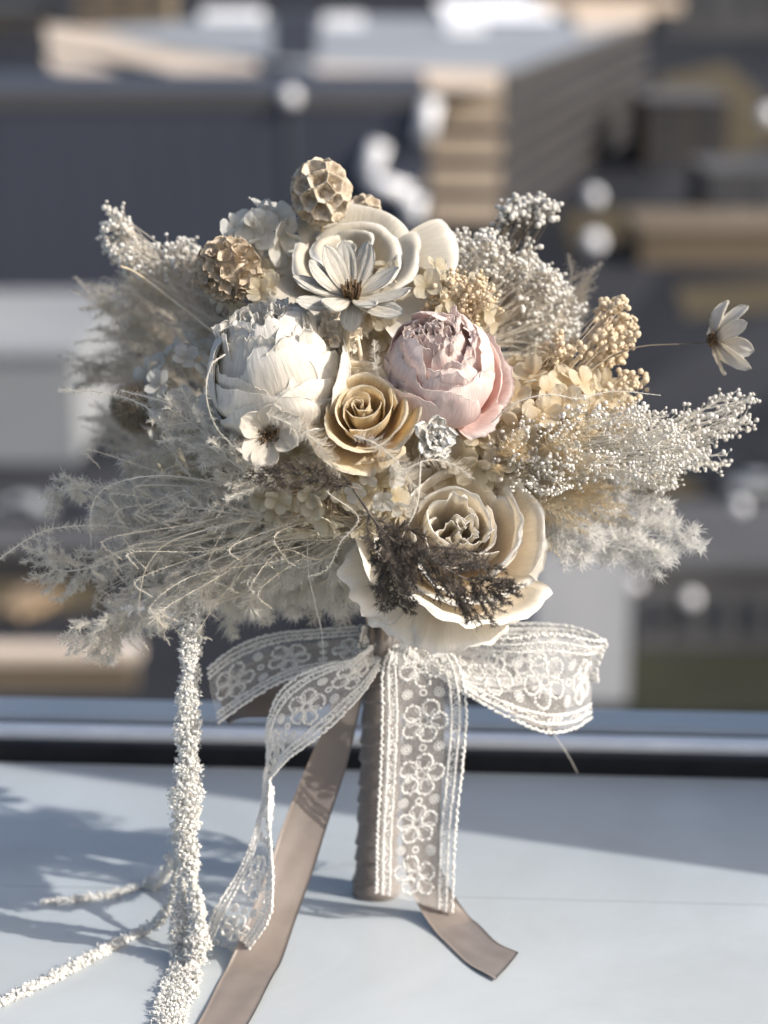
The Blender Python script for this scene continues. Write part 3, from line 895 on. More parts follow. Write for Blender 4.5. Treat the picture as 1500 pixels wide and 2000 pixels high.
# ---- peonies: globes of overlapping petals with a ragged heart
def peony(name, label, px, py, d, n, Rpx, Hpx, mat, seed, roll=0.0, cat='peony', lower=(), mouth=0.46, crinkle=1.0):
    c = at(px, py, d)
    R, H = S(Rpx, py, d), S(Hpx, py, d)
    Fm = frame(n, roll)
    t = thing(name, label, cat, c - Fm[:, 2] * H * 0.5, None, Fm)
    r_ = np.random.RandomState(seed)
    # heart: small crinkled petals filling the mouth
    for i in range(30):
        q = i / 29
        Rm = R * (0.06 + 0.62 * q)
        zt_ = H * (1.06 - .12 * q + r_.uniform(-.06, .03))
        prof = [(0.001, H * 0.2), (Rm * 0.75, H * 0.35), (Rm, H * 0.7), (Rm * 0.9, zt_)]
        V, F, uv = wrap_petal(i * 2.399, 1.05 - 0.3 * q, prof, seed * 100 + i, nu=21, nv=17, ruffle=0.07 * R, rf=4, curl=0.05 * R * r_.uniform(-.6, 1.4), wr=0.012 * R * crinkle, th=0.0004, notch=0.06, top=0.16, pw=4)
        V = tip_petal(V, r_, 5, R * .015)
        part('petal', V, F, mat, t, uv=uv)
    # globe petals closing over it
    K = 24
    for i in range(K):
        q = i / (K - 1)
        Rm = R * (0.78 + 0.22 * q)
        if i < 12:
            vt = 1.05 - 0.16 * r_.rand()
            cl = mouth + r_.uniform(-.10, .16)
            prof = [(0.001, 0), (Rm * 0.70, H * 0.05), (Rm * 1.0, H * 0.34), (Rm * 0.97, H * 0.60), (Rm * (cl + 0.27), H * 0.86 * vt), (Rm * cl, H * vt * 0.97)]
        else:
            vt = r_.uniform(.46, .86)
            prof = [(0.001, -0.01 * H), (Rm * 0.74, H * 0.04), (Rm * 1.02, H * 0.32), (Rm * 1.015, H * (0.68 * vt)), (Rm * (1.0 - .25 * max(0, vt - .6)), H * (0.86 * vt))]
        V, F, uv = wrap_petal(i * 2.399 + 0.4 + r_.uniform(-.25, .25), r_.uniform(.85, 1.2), prof, seed * 100 + 40 + i, nu=35, nv=25, ruffle=0.03 * R, rf=4, curl=0.02 * R * r_.uniform(-1, 1.3), wr=0.009 * R * crinkle, wr2=.036 * R * crinkle, th=0.0003, notch=0.07, top=r_.uniform(.28, .45), pw=3.4, fine=.007)
        V = tip_petal(V, r_, 5.5, R * .015)
        part('petal', V, F, mat, t, uv=uv)
    for i, (a, reach, z1) in enumerate(lower):
        Rm = R * reach
        prof = [(0.001, -0.03 * H), (Rm * 0.6, -H * 0.02), (Rm * .85, H * z1 * .4), (Rm, H * z1)]
        V, F, uv = wrap_petal(a, 0.6, prof, seed * 100 + 80 + i, nu=25, nv=19, ruffle=0.05 * R, rf=5, curl=0.08 * R, wr=0.014 * R, th=0.0005, notch=0.05, top=0.35)
        part('petal', V, F, mat, t, uv=uv)
    zz = np.linspace(-0.03, 0.002, 8)
    V, F = tube(np.stack([0 * zz, 0 * zz, zz], 1), np.interp(zz, [-0.03, -0.008, 0.002], [0.0018, 0.0025, 0.009]), 9)
    part('stem', V, F, 'stalk_pale', t)
    return t

peony('white_peony', 'large white crinkled peony globe at the upper left of the bouquet', 535, 716, 0.085, (-0.22, 0.30, 0.93), 132, 232, 'peony', 5, roll=0.3, lower=[(4.0, 1.2, .2), (5.2, 1.2, .25), (3.2, 1.25, .3)])
peony('pink_peony', 'pale blush pink peony right of the cream rose', 858, 716, 0.085, (-0.04, 0.62, 0.78), 110, 200, 'pink', 9, roll=1.2, lower=[(-.9, 1.35, .2), (-.3, 1.35, .35), (-1.7, 1.2, .1)], mouth=.52, crinkle=.7)

# ---- the thick petalled daisy on a bare stalk
c = at(686, 582, 0.09)
Fm = frame((0.02, 0.52, 0.86))
t = thing('thick_petalled_daisy', 'white daisy with thick ridged petals and dark eye, on a bare stalk', 'daisy', c, None, Fm)
L0 = S(106, 580, 0.09)
angs = [(90, 1.0, 30), (58, 1.02, 30), (122, 1.0, 32), (152, .95, 24), (20, .95, 16), (-8, 1.05, 6), (172, 1.05, 8), (196, 1.0, 2), (-30, 1.02, -4), (222, 0.72, 14), (-48, .55, 8)]
for i, (a, l, el) in enumerate(angs):
    V, F, uv = flat_petal(L0 * l, S(50, 580, .09) * rnd.uniform(.9, 1.12), i * 3 + 1, 11, 15, bend=0.35, cup=-0.18 if i % 2 else 0.22, tip=3.2, base=0.3, th=0.0013, ridges=0.0005, wr=0.0003)
    V = V + np.array((S(8), 0, 0))
    V = V @ rotm('Y', -rad(el)).T @ rotm('X', rad(rnd.uniform(-14, 14))).T @ rotm('Z', rad(a)).T
    part('petal', V, F, 'daisy', t, uv=uv)
# drooping petal
V, F, uv = flat_petal(S(62, 580, .09), S(46, 580, .09), 77, 11, 13, bend=-0.9, cup=-0.3, tip=3.0, base=0.4, th=0.0013, ridges=0.0004)
V = V @ rotm('Y', rad(18)).T @ rotm('Z', rad(-92)).T
part('petal', V + np.array((0, 0, -0.002)), F, 'daisy', t, uv=uv)
b = Bag()
for k in range(40):
    a = rnd.uniform(0, 6.28)
    r_ = S(18) * math.sqrt(rnd.random())
    p0 = np.array((r_ * math.cos(a) * .6, r_ * math.sin(a) * .6, -0.001))
    p1 = np.array((r_ * math.cos(a) * 1.1, r_ * math.sin(a) * 1.1, rnd.uniform(.005, .0115)))
    V, F = tube(np.array([p0, (p0 + p1) / 2 + (0.0003, 0, 0), p1]), [0.0006, 0.0007, 0.0004], 5)
    b.add(V, F)
b.part('eye', 'disc', t)
P = np.array([at(676, 595, 0.086), at(676, 660, 0.088), at(675, 735, 0.09)])
Pl = (P - c) @ Fm
V, F = tube(spline(Pl, 12), S(6.5), 10)
part('stalk', V, F, 'stalk', t)

def path_tube(name, pts, r, mat, parent=None, n=24, k=7):
    P = pxpath(pts, n)
    V, F = tube(P, r if np.ndim(r) == 0 else np.interp(np.linspace(0, 1, n), np.linspace(0, 1, len(r)), r), k)
    return part(name, V, F, mat, parent)

t = thing('bent_stalk', 'short pale bent stalk beside the daisy stalk above the cream rose', 'stalk')
path_tube('stalk', [(697, 655, .08), (702, 680, .082), (708, 720, .088)], S(4), 'stalk_pale', t)

# ---- daisies with dark hearts
def small_flower(name, label, px, py, d, n, petals, Lpx, Wpx, mat, el=20, eye=8, roll=0.0, cat='flower', bend=0.5, cup=0.35, seed=0, jitter=10, stemto=None, tip=2.6, notch=0.0, wr=0.0006, group=None, eyemat='disc'):
    c = at(px, py, d)
    Fm = frame(n, roll)
    t = thing(name, label, cat, c, group, Fm)
    r_ = np.random.RandomState(seed + 1)
    for i in range(petals):
        V, F, uv = flat_petal(S(Lpx, py, d) * r_.uniform(.9, 1.1), S(Wpx, py, d) * r_.uniform(.85, 1.15), seed * 50 + i, 11, 12, bend=bend * r_.uniform(.6, 1.4), cup=cup * r_.uniform(.5, 1.4), tip=tip, base=0.25, th=0.00035, wr=wr, notch=notch)
        V = V + np.array((S(eye) * 0.5, 0, 0.0004 * (i % 2)))
        V = V @ rotm('Y', -rad(el + r_.uniform(-jitter, jitter))).T @ rotm('X', rad(r_.uniform(-12, 12))).T @ rotm('Z', i * 6.283 / petals + r_.uniform(-.15, .15)).T
        part('petal', V, F, mat, t, uv=uv)
    if eye:
        b = Bag()
        k = 60
        a = r_.uniform(0, 6.28, k)
        rr = S(eye) * np.sqrt(r_.rand(k))
        B = np.stack([rr * np.cos(a) * .5, rr * np.sin(a) * .5, np.zeros(k)], 1)
        T = np.stack([rr * np.cos(a) * 1.3, rr * np.sin(a) * 1.3, S(eye) * r_.uniform(.5, 1.0, k)], 1)
        b.spikes(B, (B + T) / 2, T, 0.0004)
        b.balls(T, 0.0006)
        b.balls([(0, 0, 0)], S(eye) * .7)
        b.part('eye', eyemat, t)
    if stemto is not None:
        P = spline([(np.asarray(q) - c) @ Fm for q in [c] + stemto], 20)
        V, F = tube(P, np.interp(np.linspace(0, 1, 20), [0, .55, .7, 1], [.00028, .0003, .0006, .0007]), 6)
        part('stem', V, F, 'wire', t)
    return t

small_flower('anemone', 'ivory anemone with dark heart below the white peony', 528, 848, 0.118, (0.05, 0.9, 0.15), 6, 74, 72, 'anemone', el=26, eye=17, roll=0.5, seed=4, tip=3, wr=0.0009, notch=0.04)
small_flower('papery_daisy', 'lone white papery daisy seen side-on, on a thin stem at the right', 1396, 664, 0.02, (-0.93, 0.28, 0.12), 9, 84, 46, 'anemone', el=-28, eye=11, seed=8, tip=3, bend=-.3, jitter=16, wr=0.0008, stemto=[at(1405, 668, .015), at(1330, 672, 0.01), at(1236, 680, 0.03), at(1140, 726, 0.04), at(1042, 785, 0.05)])

# ---- frilled small white flower
c = at(843, 860, 0.125)
t = thing('frilled_flower', 'small brilliant white frilled flower right of the cream rose', 'flower', c, None, frame((0.4, .8, .4)))
for i in range(15):
    q = i // 5
    V, F, uv = flat_petal(S(44 - q * 9), S(40 - q * 6), 300 + i, 15, 9, bend=0.5, cup=0.3, tip=5, base=0.2, wr=0.0014, th=0.0003)
    V[:, 0] *= 1 + 0.10 * np.sin(V[:, 1] * 9000 + i)
    V = V @ rotm('Y', -rad(12 + q * 24)).T @ rotm('Z', i * 1.2566 + q * .6).T
    part('petal', V, F, 'frill', t, uv=uv)

# ---- pods
def globe(R, nu=64, nv=40):
    a = np.linspace(0, 2 * math.pi, nu, endpoint=False)
    b = np.linspace(0, math.pi, nv)
    A, B = np.meshgrid(a, b, indexing='ij')
    D = np.stack([np.sin(B) * np.cos(A), np.sin(B) * np.sin(A), np.cos(B)], -1)
    return D, grid_faces(nu, nv, True)

def fib(n, jitter=0.0, r_=rs):
    i = np.arange(n) + 0.5
    ph = i * 2.39996
    z = 1 - 2 * i / n
    r = np.sqrt(1 - z * z)
    D = np.stack([r * np.cos(ph), r * np.sin(ph), z], 1)
    return unit(D + r_.normal(0, jitter, D.shape)) if jitter else D

def honey_pod(name, label, px, py, d, Rx, Rz_, cells, mat, seed, n=(0, .3, 1), depth=.40, hair=0):
    c = at(px, py, d)
    Fm = frame(n)
    t = thing(name, label, 'seed pod', c, None, Fm)
    D, F = globe(1, 150, 90)
    r_ = np.random.RandomState(seed)
    cd_ = fib(cells, 0.10, r_)
    dots = D.reshape(-1, 3) @ cd_.T
    srt = np.sort(np.arccos(np.clip(dots, -1, 1)), axis=1)
    edge = np.clip((srt[:, 1] - srt[:, 0] - .02) / 0.16, 0, 1)
    edge = edge * edge * (3 - 2 * edge)
    rr = 1 - depth * edge * (1 + .3 * wav(D.reshape(-1, 3)[:, 1] * 12, D.reshape(-1, 3)[:, 0] * 12, seed + 3, 4)) + 0.05 * wav(D.reshape(-1, 3)[:, 0] * 9, D.reshape(-1, 3)[:, 2] * 9, seed, 6)
    V = D.reshape(-1, 3) * rr[:, None] * np.array((S(Rx), S(Rx), S(Rz_)))
    part('pod', V, F, mat, t)
    b = Bag()
    if hair:
        B = cd_ * np.array((S(Rx), S(Rx), S(Rz_))) * .72
        T = unit(cd_ + r_.normal(0, .12, cd_.shape)) * np.array((S(Rx), S(Rx), S(Rz_))) * 1.04
        b.spikes(B, (B + T) / 2, T, 0.0005)
        b.part('bristles', 'stalk_dark', t)
    V, F = tube(np.array([(0, 0, -S(Rz_) * 0.9), (0.001, 0, -S(Rz_) - .02), (0.0, 0, -S(Rz_) - .05)]), S(4), 7)
    part('stalk', V, F, 'stalk_pale', t)
    return t

honey_pod('honeycomb_pod', 'beige honeycombed seed pod standing topmost in the bouquet', 627, 376, 0.0, 60, 66, 40, 'pod', 2)
honey_pod('honeycomb_pod', 'smaller beige seed pod just right of and below the topmost pod', 712, 412, -0.03, 36, 32, 24, 'pod', 5)

def scab_pod(name, label, px, py, d, Rpx, mat, seed, n=(0, .5, .8), cups=60):
    """papery seed head: a ball of little ruffled cups"""
    c = at(px, py, d)
    Fm = frame(n)
    t = thing(name, label, 'seed head', c, None, Fm)
    r_ = np.random.RandomState(seed)
    R = S(Rpx, py, d)
    prof = [(0.0003, 0), (R * .10, R * .12), (R * .17, R * .3), (R * .24, R * .42)]
    D = fib(cups, .08, r_)
    for i, q in enumerate(D):
        nz = q
        x = unit(np.cross(nz, (0.3, 0.5, 0.8)))
        y = np.cross(nz, x)
        Mx = np.stack([x, y, nz], 1)
        if i < 6 or i % 10 == 0 or True:
            V, F, uv = wrap_petal(0, math.pi, prof, seed * 70 + i % 8, nu=13, nv=6, ruffle=R * .08, rf=9, th=0, notch=.12, top=0)
        me = mesh('cup', V, F, mat, uv)
        mw = Matrix([list(Mx[k]) + [q[k] * R * .62] for k in range(3)] + [[0, 0, 0, 1]])
        link('cup', me, t, mw=mw)
    D2, F2 = globe(1, 20, 12)
    part('core', D2.reshape(-1, 3) * R * .7, F2, mat, t)
    return t
scab_pod('papery_seed_head', 'beige papery seed head at upper left, above the white peony', 446, 526, 0.02, 62, 'pod', 3)
scab_pod('papery_seed_head', 'pale papery seed head tucked between white peony and daisy stalk', 655, 652, 0.075, 50, 'pod_pale', 6, cups=48)

# ---- brush ball
def brush_ball(label, px, py, d, Rpx, seed=1, mat='brush'):
    c = at(px, py, d)
    t = thing('brush_ball', label, 'dried flower', c)
    b = Bag()
    R = S(Rpx, py, d)
    D = fib(2600, .05)
    r_ = rs.uniform(.82, 1.05, len(D))[:, None]
    b.spikes(D * R * .5, D * R * .8, D * R * r_, 0.0004)
    b.part('bristles', mat, t)
    D2, F2 = globe(1, 20, 12)
    part('core', D2.reshape(-1, 3) * R * .62, F2, mat, t)
    V, F = tube(np.array([(0, 0, 0), (0.02, 0, -.02), (0.07, -0.01, -.04)]), 0.0012, 6)
    part('stalk', V, F, 'stalk_pale', t)
brush_ball('round brown bristly ball flower at the left edge of the bouquet', 266, 795, 0.0, 57)

# ---- hydrangea heads
HP = {}
def hyd_meshes(mat):
    if mat in HP:
        return HP[mat]
    L = []
    for k in range(6):
        V, F, uv = flat_petal(1.0, 1.05, 500 + k, 9, 8, bend=(0.15, .5, .3, -.2, .6, .1)[k], cup=(0.25, .1, .3, -.15, .2, .05)[k], tip=3.0, base=0.15, wr=0.05, notch=.04)
        L.append(mesh('petal', V, F, mat, uv))
    HP[mat] = L
    return L

def hydrangea(name, label, px, py, d, rx, ry, rz, nfl, mat, Lpx=30, seed=0, cat='hydrangea', face=(0, 1, 0.4), thr=-0.05, group=None):
    c = at(px, py, d)
    t = thing(name, label, cat, c, group)
    ms = hyd_meshes(mat)
    r_ = np.random.RandomState(seed)
    D = fib(nfl, .12, r_)
    f = unit(np.array((face[0], -face[1], face[2])))
    D = D[(D @ f) > thr]
    core = D * np.array((S(rx), ry, S(rz)))
    Ls = S(Lpx, py, d)
    bag = Bag()
    for i, q in enumerate(D):
        nn = unit(q + r_.normal(0, .25, 3))
        x = unit(np.cross(nn, r_.normal(0, 1, 3)))
        y = np.cross(nn, x)
        M0 = np.stack([x, y, nn], 1)
        p = core[i] * r_.uniform(.86, 1.06)
        for k in range(4):
            A = M0 @ rotm('Z', k * 1.5708 + r_.uniform(-.12, .12)) @ rotm('Y', -rad(r_.uniform(-8, 30))) * (Ls * r_.uniform(.82, 1.12))
            mw = Matrix([list(A[j]) + [p[j]] for j in range(3)] + [[0, 0, 0, 1]])
            link('petal', ms[r_.randint(6)], t, mw=mw)
        bag.spikes([p * .5], [p * .75], [p], .0005)
    bag.part('flower_stalks', 'stalk_pale', t)
    return t

hydrangea('hydrangea', 'cream hydrangea filling the bouquet under the cream rose', 650, 940, 0.065, 150, .05, 90, 120, 'hyd_cream', 32, 1, face=(0, 1, -.1))
hydrangea('hydrangea', 'yellow hydrangea cluster right of the pink peony', 1040, 805, 0.035, 130, .045, 95, 84, 'hyd_yellow', 40, 2)
hydrangea('hydrangea', 'white hydrangea petals peeping out at the very top left of the rose', 512, 456, -0.01, 46, .015, 40, 13, 'hyd_white', 58, 3)
hydrangea('hydrangea', 'grey white hydrangea behind the white peony at left', 375, 775, -0.01, 90, .035, 110, 60, 'hyd_white', 34, 4)
hydrangea('hydrangea', 'cream hydrangea petals behind the daisy and the pink peony', 800, 590, 0.015, 170, .04, 70, 60, 'hyd_cream', 34, 5)
hydrangea('hydrangea', 'cream hydrangea left of the top rose under the papery seed head', 545, 575, 0.0, 110, .03, 55, 50, 'hyd_cream', 34, 6)
hydrangea('hydrangea', 'large translucent yellow petals lying deepest behind the yellow hydrangea cluster', 1060, 830, 0.02, 150, .035, 110, 60, 'hyd_yellow', 56, 12)
hydrangea('hydrangea', 'ivory hydrangea petals between pink peony and the lowest rose', 935, 885, 0.055, 110, .03, 55, 44, 'hyd_cream', 42, 7)
hydrangea('hydrangea', 'blurred beige hydrangea at the lower left behind the feathers', 420, 900, -0.01, 110, .04, 90, 46, 'hyd_cream', 34, 9)
hydrangea('hydrangea', 'white hydrangea florets with feathers just above the lowest rose', 735, 945, 0.10, 60, .02, 48, 18, 'hyd_white', 26, 10)

# ---- packed filler that holds the heads apart
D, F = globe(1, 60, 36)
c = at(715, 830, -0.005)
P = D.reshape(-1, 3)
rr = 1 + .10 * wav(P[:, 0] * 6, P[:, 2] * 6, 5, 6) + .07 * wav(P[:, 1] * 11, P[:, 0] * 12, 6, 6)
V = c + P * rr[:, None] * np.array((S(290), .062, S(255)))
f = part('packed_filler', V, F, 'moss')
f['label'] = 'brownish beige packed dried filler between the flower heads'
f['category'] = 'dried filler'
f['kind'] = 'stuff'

# ---- spray with tiny buds
def spray(name, label, origin, tips, r_bud, mat, stemmat, seed, cat='dried spray', sub=7, L=24, spread=.55, stem_r=.00022, single=False, group=None, ds=0.01):
    """tips: list of (px,py,d). thin stems fan from origin; each ends in a little branching head"""
    O = at(*origin)
    t = thing(name, label, cat, O, group)
    r_ = np.random.RandomState(seed)
    st = Bag()
    bd = Bag()
    P, T = [], []
    for q in tips:
        E = at(*q)
        mid = O * .5 + E * .5 + r_.normal(0, 1, 3) * 0.004
        pts = spline([O, mid, E], 6)
        P.append(pts)
        V, F = tube(pts - O, np.linspace(stem_r * 1.6, stem_r, 6), 3, cap=False)
        st.add(V, F)
        dirn = unit(E - mid)
        l = S(L) * r_.uniform(.6, 1.2, sub)[:, None]
        B = np.repeat(E[None], sub, 0) - dirn * S(L) * r_.uniform(0, 1.2, sub)[:, None]
        DD = unit(dirn + r_.normal(0, spread, (sub, 3)))
        TT = B + DD * l
        st.spikes(B - O, (B + TT) / 2 - O + r_.normal(0, .0004, (sub, 3)), TT + DD * .0004 - O, stem_r * .9)
        T.append(TT)
    T = np.concatenate(T)
    st.part('stems', stemmat, t)
    rr = S(r_bud) * r_.uniform(.6, 1.25, len(T))
    if single:
        D2, F2 = globe(1, 14, 9)
        D2 = D2.reshape(-1, 3)
        me = mesh('berry', D2 * (1 + .22 * wav(D2[:, 0] * 5, D2[:, 2] * 5, 3, 5))[:, None], F2, mat)
        for p, s in list(zip(T, rr))[:290]:
            link('berry', me, t, mw=Matrix.Translation(Vector(p - O)) @ Matrix.Rotation(r_.uniform(0, 3), 4, 'X') @ Matrix.Diagonal((s, s, s * r_.uniform(.8, 1.15), 1)))
    else:
        bd.balls(T - O, rr, sq=r_.uniform(.75, 1.3, (len(T), 3)))
        bd.part('buds', mat, t)
    return t

def cloud(cx, cy, rx, ry, d0, d1, n, seed, ang=0.0):
    r_ = np.random.RandomState(seed)
    a = r_.uniform(0, 6.283, n)
    r = np.sqrt(r_.rand(n))
    x, y = r * np.cos(a) * rx, r * np.sin(a) * ry
    c_, s_ = math.cos(ang), math.sin(ang)
    return [(cx + X * c_ - Y * s_, cy + X * s_ + Y * c_, r_.uniform(d0, d1)) for X, Y in zip(x, y)]

spray('bud_cloud', 'grey white cloud of tiny buds at the upper right behind the peony', (860, 690, -.01), cloud(970, 530, 125, 62, -.07, -.01, 230, 1, .35) + cloud(1060, 620, 70, 85, -.08, -.03, 120, 2), 4.6, 'bud_grey', 'grass_grey', 1, sub=8, L=22)
spray('bud_cloud', 'dark speckled tuft of buds above the upper right cloud', (900, 680, -.03), cloud(1036, 412, 58, 30, -.07, -.05, 46, 3, -.1), 5.5, 'bud_grey', 'wire', 2, sub=7, L=20)
spray('bud_cloud', 'loose speckled bud sprigs at the upper left behind the seed head', (470, 640, -.03), cloud(225, 455, 26, 48, -.07, -.05, 28, 4) + cloud(330, 510, 120, 40, -.08, -.04, 110, 5, .1), 5.0, 'bud_grey', 'grass_grey', 3, sub=6, L=20)
spray('bud_cloud', 'beige bud cluster directly behind the pink peony', (860, 690, .02), cloud(900, 590, 75, 50, 0.0, .05, 110, 6), 4.6, 'bud_tan', 'stalk_pale', 4, sub=6, L=20)
spray('berry_spray', 'tan berry sprigs at the right above the fan of white buds', (1020, 820, .03), cloud(1198, 650, 40, 66, -.01, .04, 48, 7), 5.6, 'bud_tan', 'stalk_pale', 5, sub=6, L=20, single=True, cat='berry sprig')
spray('berry_spray', 'small tan berry sprigs between hydrangea and the tall tan sprigs', (1000, 800, .04), cloud(1100, 688, 38, 28, .0, .05, 14, 8), 5.2, 'bud_tan', 'stalk_pale', 6, sub=6, L=22, single=True, cat='berry sprig')
spray('berry_spray', 'tan berry sprigs hanging below the thin dark stem at right', (1020, 820, .04), cloud(1215, 760, 32, 44, .0, .05, 16, 28), 5.2, 'bud_tan', 'stalk_pale', 26, sub=5, L=22, single=True, cat='berry sprig')
tips = cloud(1180, 870, 190, 75, .01, .085, 300, 9, .02) + cloud(1060, 900, 100, 70, .03, .09, 120, 10)
spray('white_bud_fan', 'broad fan of fine stems with white buds reaching right', (930, 900, .05), tips, 3.5, 'bud_white', 'fern_white', 7, sub=9, L=26, spread=.45)
def fan_tip(label, ox, oy, ex, ey, n, seed, wv=34):
    d = unit(np.array((ex - ox, ey - oy)))
    nn = np.array((-d[1], d[0]))
    r_ = np.random.RandomState(seed)
    tips = []
    for k in range(n):
        s = r_.uniform(.35, 1)
        q = np.array((ox, oy)) + (np.array((ex, ey)) - (ox, oy)) * s + nn * r_.uniform(-1, 1) * wv * (s + .3)
        tips.append((q[0], q[1], .03 + r_.uniform(-.012, .012)))
    spray('bud_fan_tip', label, (ox, oy, .035), tips, 4.0, 'bud_white', 'fern_white', seed, sub=6, L=26, spread=.4, stem_r=.00026)
fan_tip('open fan tip of white buds pointing up at the far right', 1240, 880, 1470, 792, 34, 11)
fan_tip('lower fan tip of white buds left of the far right tip', 1230, 880, 1415, 880, 30, 12, 30)
fan_tip('short fan tip of white buds drooping above the fluffy fern', 1200, 930, 1310, 965, 20, 13, 24)

# ---- feathers, plumes and ferns
def feather(b, sh, P, Lb, dens, rb=.00011, sag=0.0, seed=0, plane=None, angle=.9, both=True, rshaft=.0004, taper=True, jitter=.25):
    r_ = np.random.RandomState(seed)
    n = len(P)
    T = unit(np.gradient(P, axis=0))
    length = np.linalg.norm(np.diff(P, axis=0), axis=1).sum()
    if sh is not None:
        V, F = tube(P, np.linspace(rshaft, rshaft * .35, n), 5)
        sh.add(V, F)
    m = max(4, int(length * dens))
    f = r_.uniform(0, n - 1.001, m)
    i = f.astype(int)
    w_ = (f - i)[:, None]
    B = P[i] * (1 - w_) + P[i + 1] * w_
    TT = T[i]
    if plane is None:
        plane = np.array((0, 1.0, 0.25))
    side = unit(np.cross(TT, plane + r_.normal(0, .35, (m, 3))))
    sg = r_.choice([-1, 1], m)[:, None] if both else 1
    D = unit(TT * math.cos(angle) + side * sg * math.sin(angle) + r_.normal(0, jitter, (m, 3)))
    s = f / (n - 1)
    prof = np.clip(np.sin(np.clip(s * .92 + .08, 0, 1) * math.pi) ** .5, .25, 1) if taper else np.ones(m)
    l = (Lb * prof * r_.uniform(.5, 1.15, m))[:, None]
    E = B + D * l + np.array((0, 0, -1)) * sag * l
    mid = B + D * l * .5 + TT * l * .12
    b.spikes(B, mid, E, rb)

def feathers(name, label, paths, Lb, dens, mat, cat='feather', rb=.00011, sag=0.0, seed=0, angle=.9, rshaft=.0004, group=None, n=40, jitter=.25, shaftmat=None):
    t = thing(name, label, cat, (0, 0, 0), group)
    b, sh = Bag(), Bag()
    for k, p in enumerate(paths):
        feather(b, sh, pxpath(p, n), Lb, dens, rb, sag, seed + k, angle=angle, rshaft=rshaft, jitter=jitter)
    sh.part('shaft', shaftmat or mat, t, kind=None if len(paths) < 2 else 'stuff')
    b.part('barbs', mat, t)
    return t

def fern(name, label, path, Lb, nb, mat, seed=0, needle=.004, cat='fern', rstem=.0006, rb=.00021, dens=5200, d2=None, fill=1.0, group=None, stemmat=None, spread=1.0, curve=.25, flat=.35):
    """main stem with side branches, each set with short needles"""
    t = thing(name, label, cat, (0, 0, 0), group)
    r_ = np.random.RandomState(seed)
    P = pxpath(path, 50)
    T = unit(np.gradient(P, axis=0))
    st, nd = Bag(), Bag()
    V, F = tube(P, np.linspace(rstem, rstem * .4, 50), 5)
    st.add(V, F)
    for k in range(nb):
        s = .12 + .88 * (k + r_.rand()) / nb
        i = min(48, int(s * 49))
        side = unit(np.cross(T[i], np.array((0, 1.0, .2)) + r_.normal(0, flat, 3))) * (1 if k % 2 else -1)
        l = S(Lb) * (.35 + .65 * math.sin(min(1, s * 1.05) * math.pi) ** .6) * r_.uniform(.7, 1.15)
        D = unit(T[i] * .75 + side * .8 * spread + r_.normal(0, .12, 3))
        Q = spline([P[i], P[i] + D * l * .5, P[i] + D * l + T[i] * l * curve + np.array((0, 0, -1)) * l * .08], 10)
        V, F = tube(Q, np.linspace(rstem * .5, rstem * .2, 10), 3, cap=False)
        st.add(V, F)
        feather(nd, None, Q, needle, dens, rb, seed=seed * 91 + k, angle=.75, jitter=.45, taper=False)
        for j in range(int(3 * fill)):
            ii = r_.randint(2, 9)
            D2 = unit(unit(Q[ii] - Q[ii - 1]) + r_.normal(0, .6, 3))
            Q2 = spline([Q[ii], Q[ii] + D2 * l * .16, Q[ii] + D2 * l * .34], 6)
            V, F = tube(Q2, rstem * .22, 3, cap=False)
            st.add(V, F)
            feather(nd, None, Q2, needle * .85, dens, rb, seed=seed * 91 + 40 + k * 3 + j, angle=.75, jitter=.45, taper=False)
    st.part('stems', stemmat or mat, t)
    nd.part('needles', mat, t)
    return t

def rnd_paths(o, tips, bow, n, seed, jo=12, jt=26, jd=.012, cur=0):
    r_ = np.random.RandomState(seed)
    L = []
    for k in range(n):
        a = tips[k % len(tips)]
        O = (o[0] + r_.normal(0, jo), o[1] + r_.normal(0, jo), o[2] + r_.normal(0, jd * .5))
        E = (a[0] + r_.normal(0, jt), a[1] + r_.normal(0, jt), a[2] + r_.normal(0, jd))
        m1 = tuple(O[i] * .66 + E[i] * .34 + (bow * r_.uniform(.3, 1.5) if i == 1 else 0) for i in range(3))
        m2 = tuple(O[i] * .33 + E[i] * .67 + (bow * r_.uniform(.2, 1.3) if i == 1 else 0) for i in range(3))
        if cur:
            # a curl: the tip swings round and hooks back
            w1 = tuple(m1[i] + (r_.normal(0, cur) if i < 2 else 0) for i in range(3))
            w2 = tuple(m2[i] + (r_.normal(0, cur * 1.3) if i < 2 else 0) for i in range(3))
            hk = r_.uniform(-1, 1)
            E2 = (E[0] + cur * (1.2 + hk), E[1] + cur * r_.uniform(1.0, 3.2), E[2])
            L.append([O, w1, w2, E, E2])
            continue
        L.append([O, m1, m2, E])
    return L

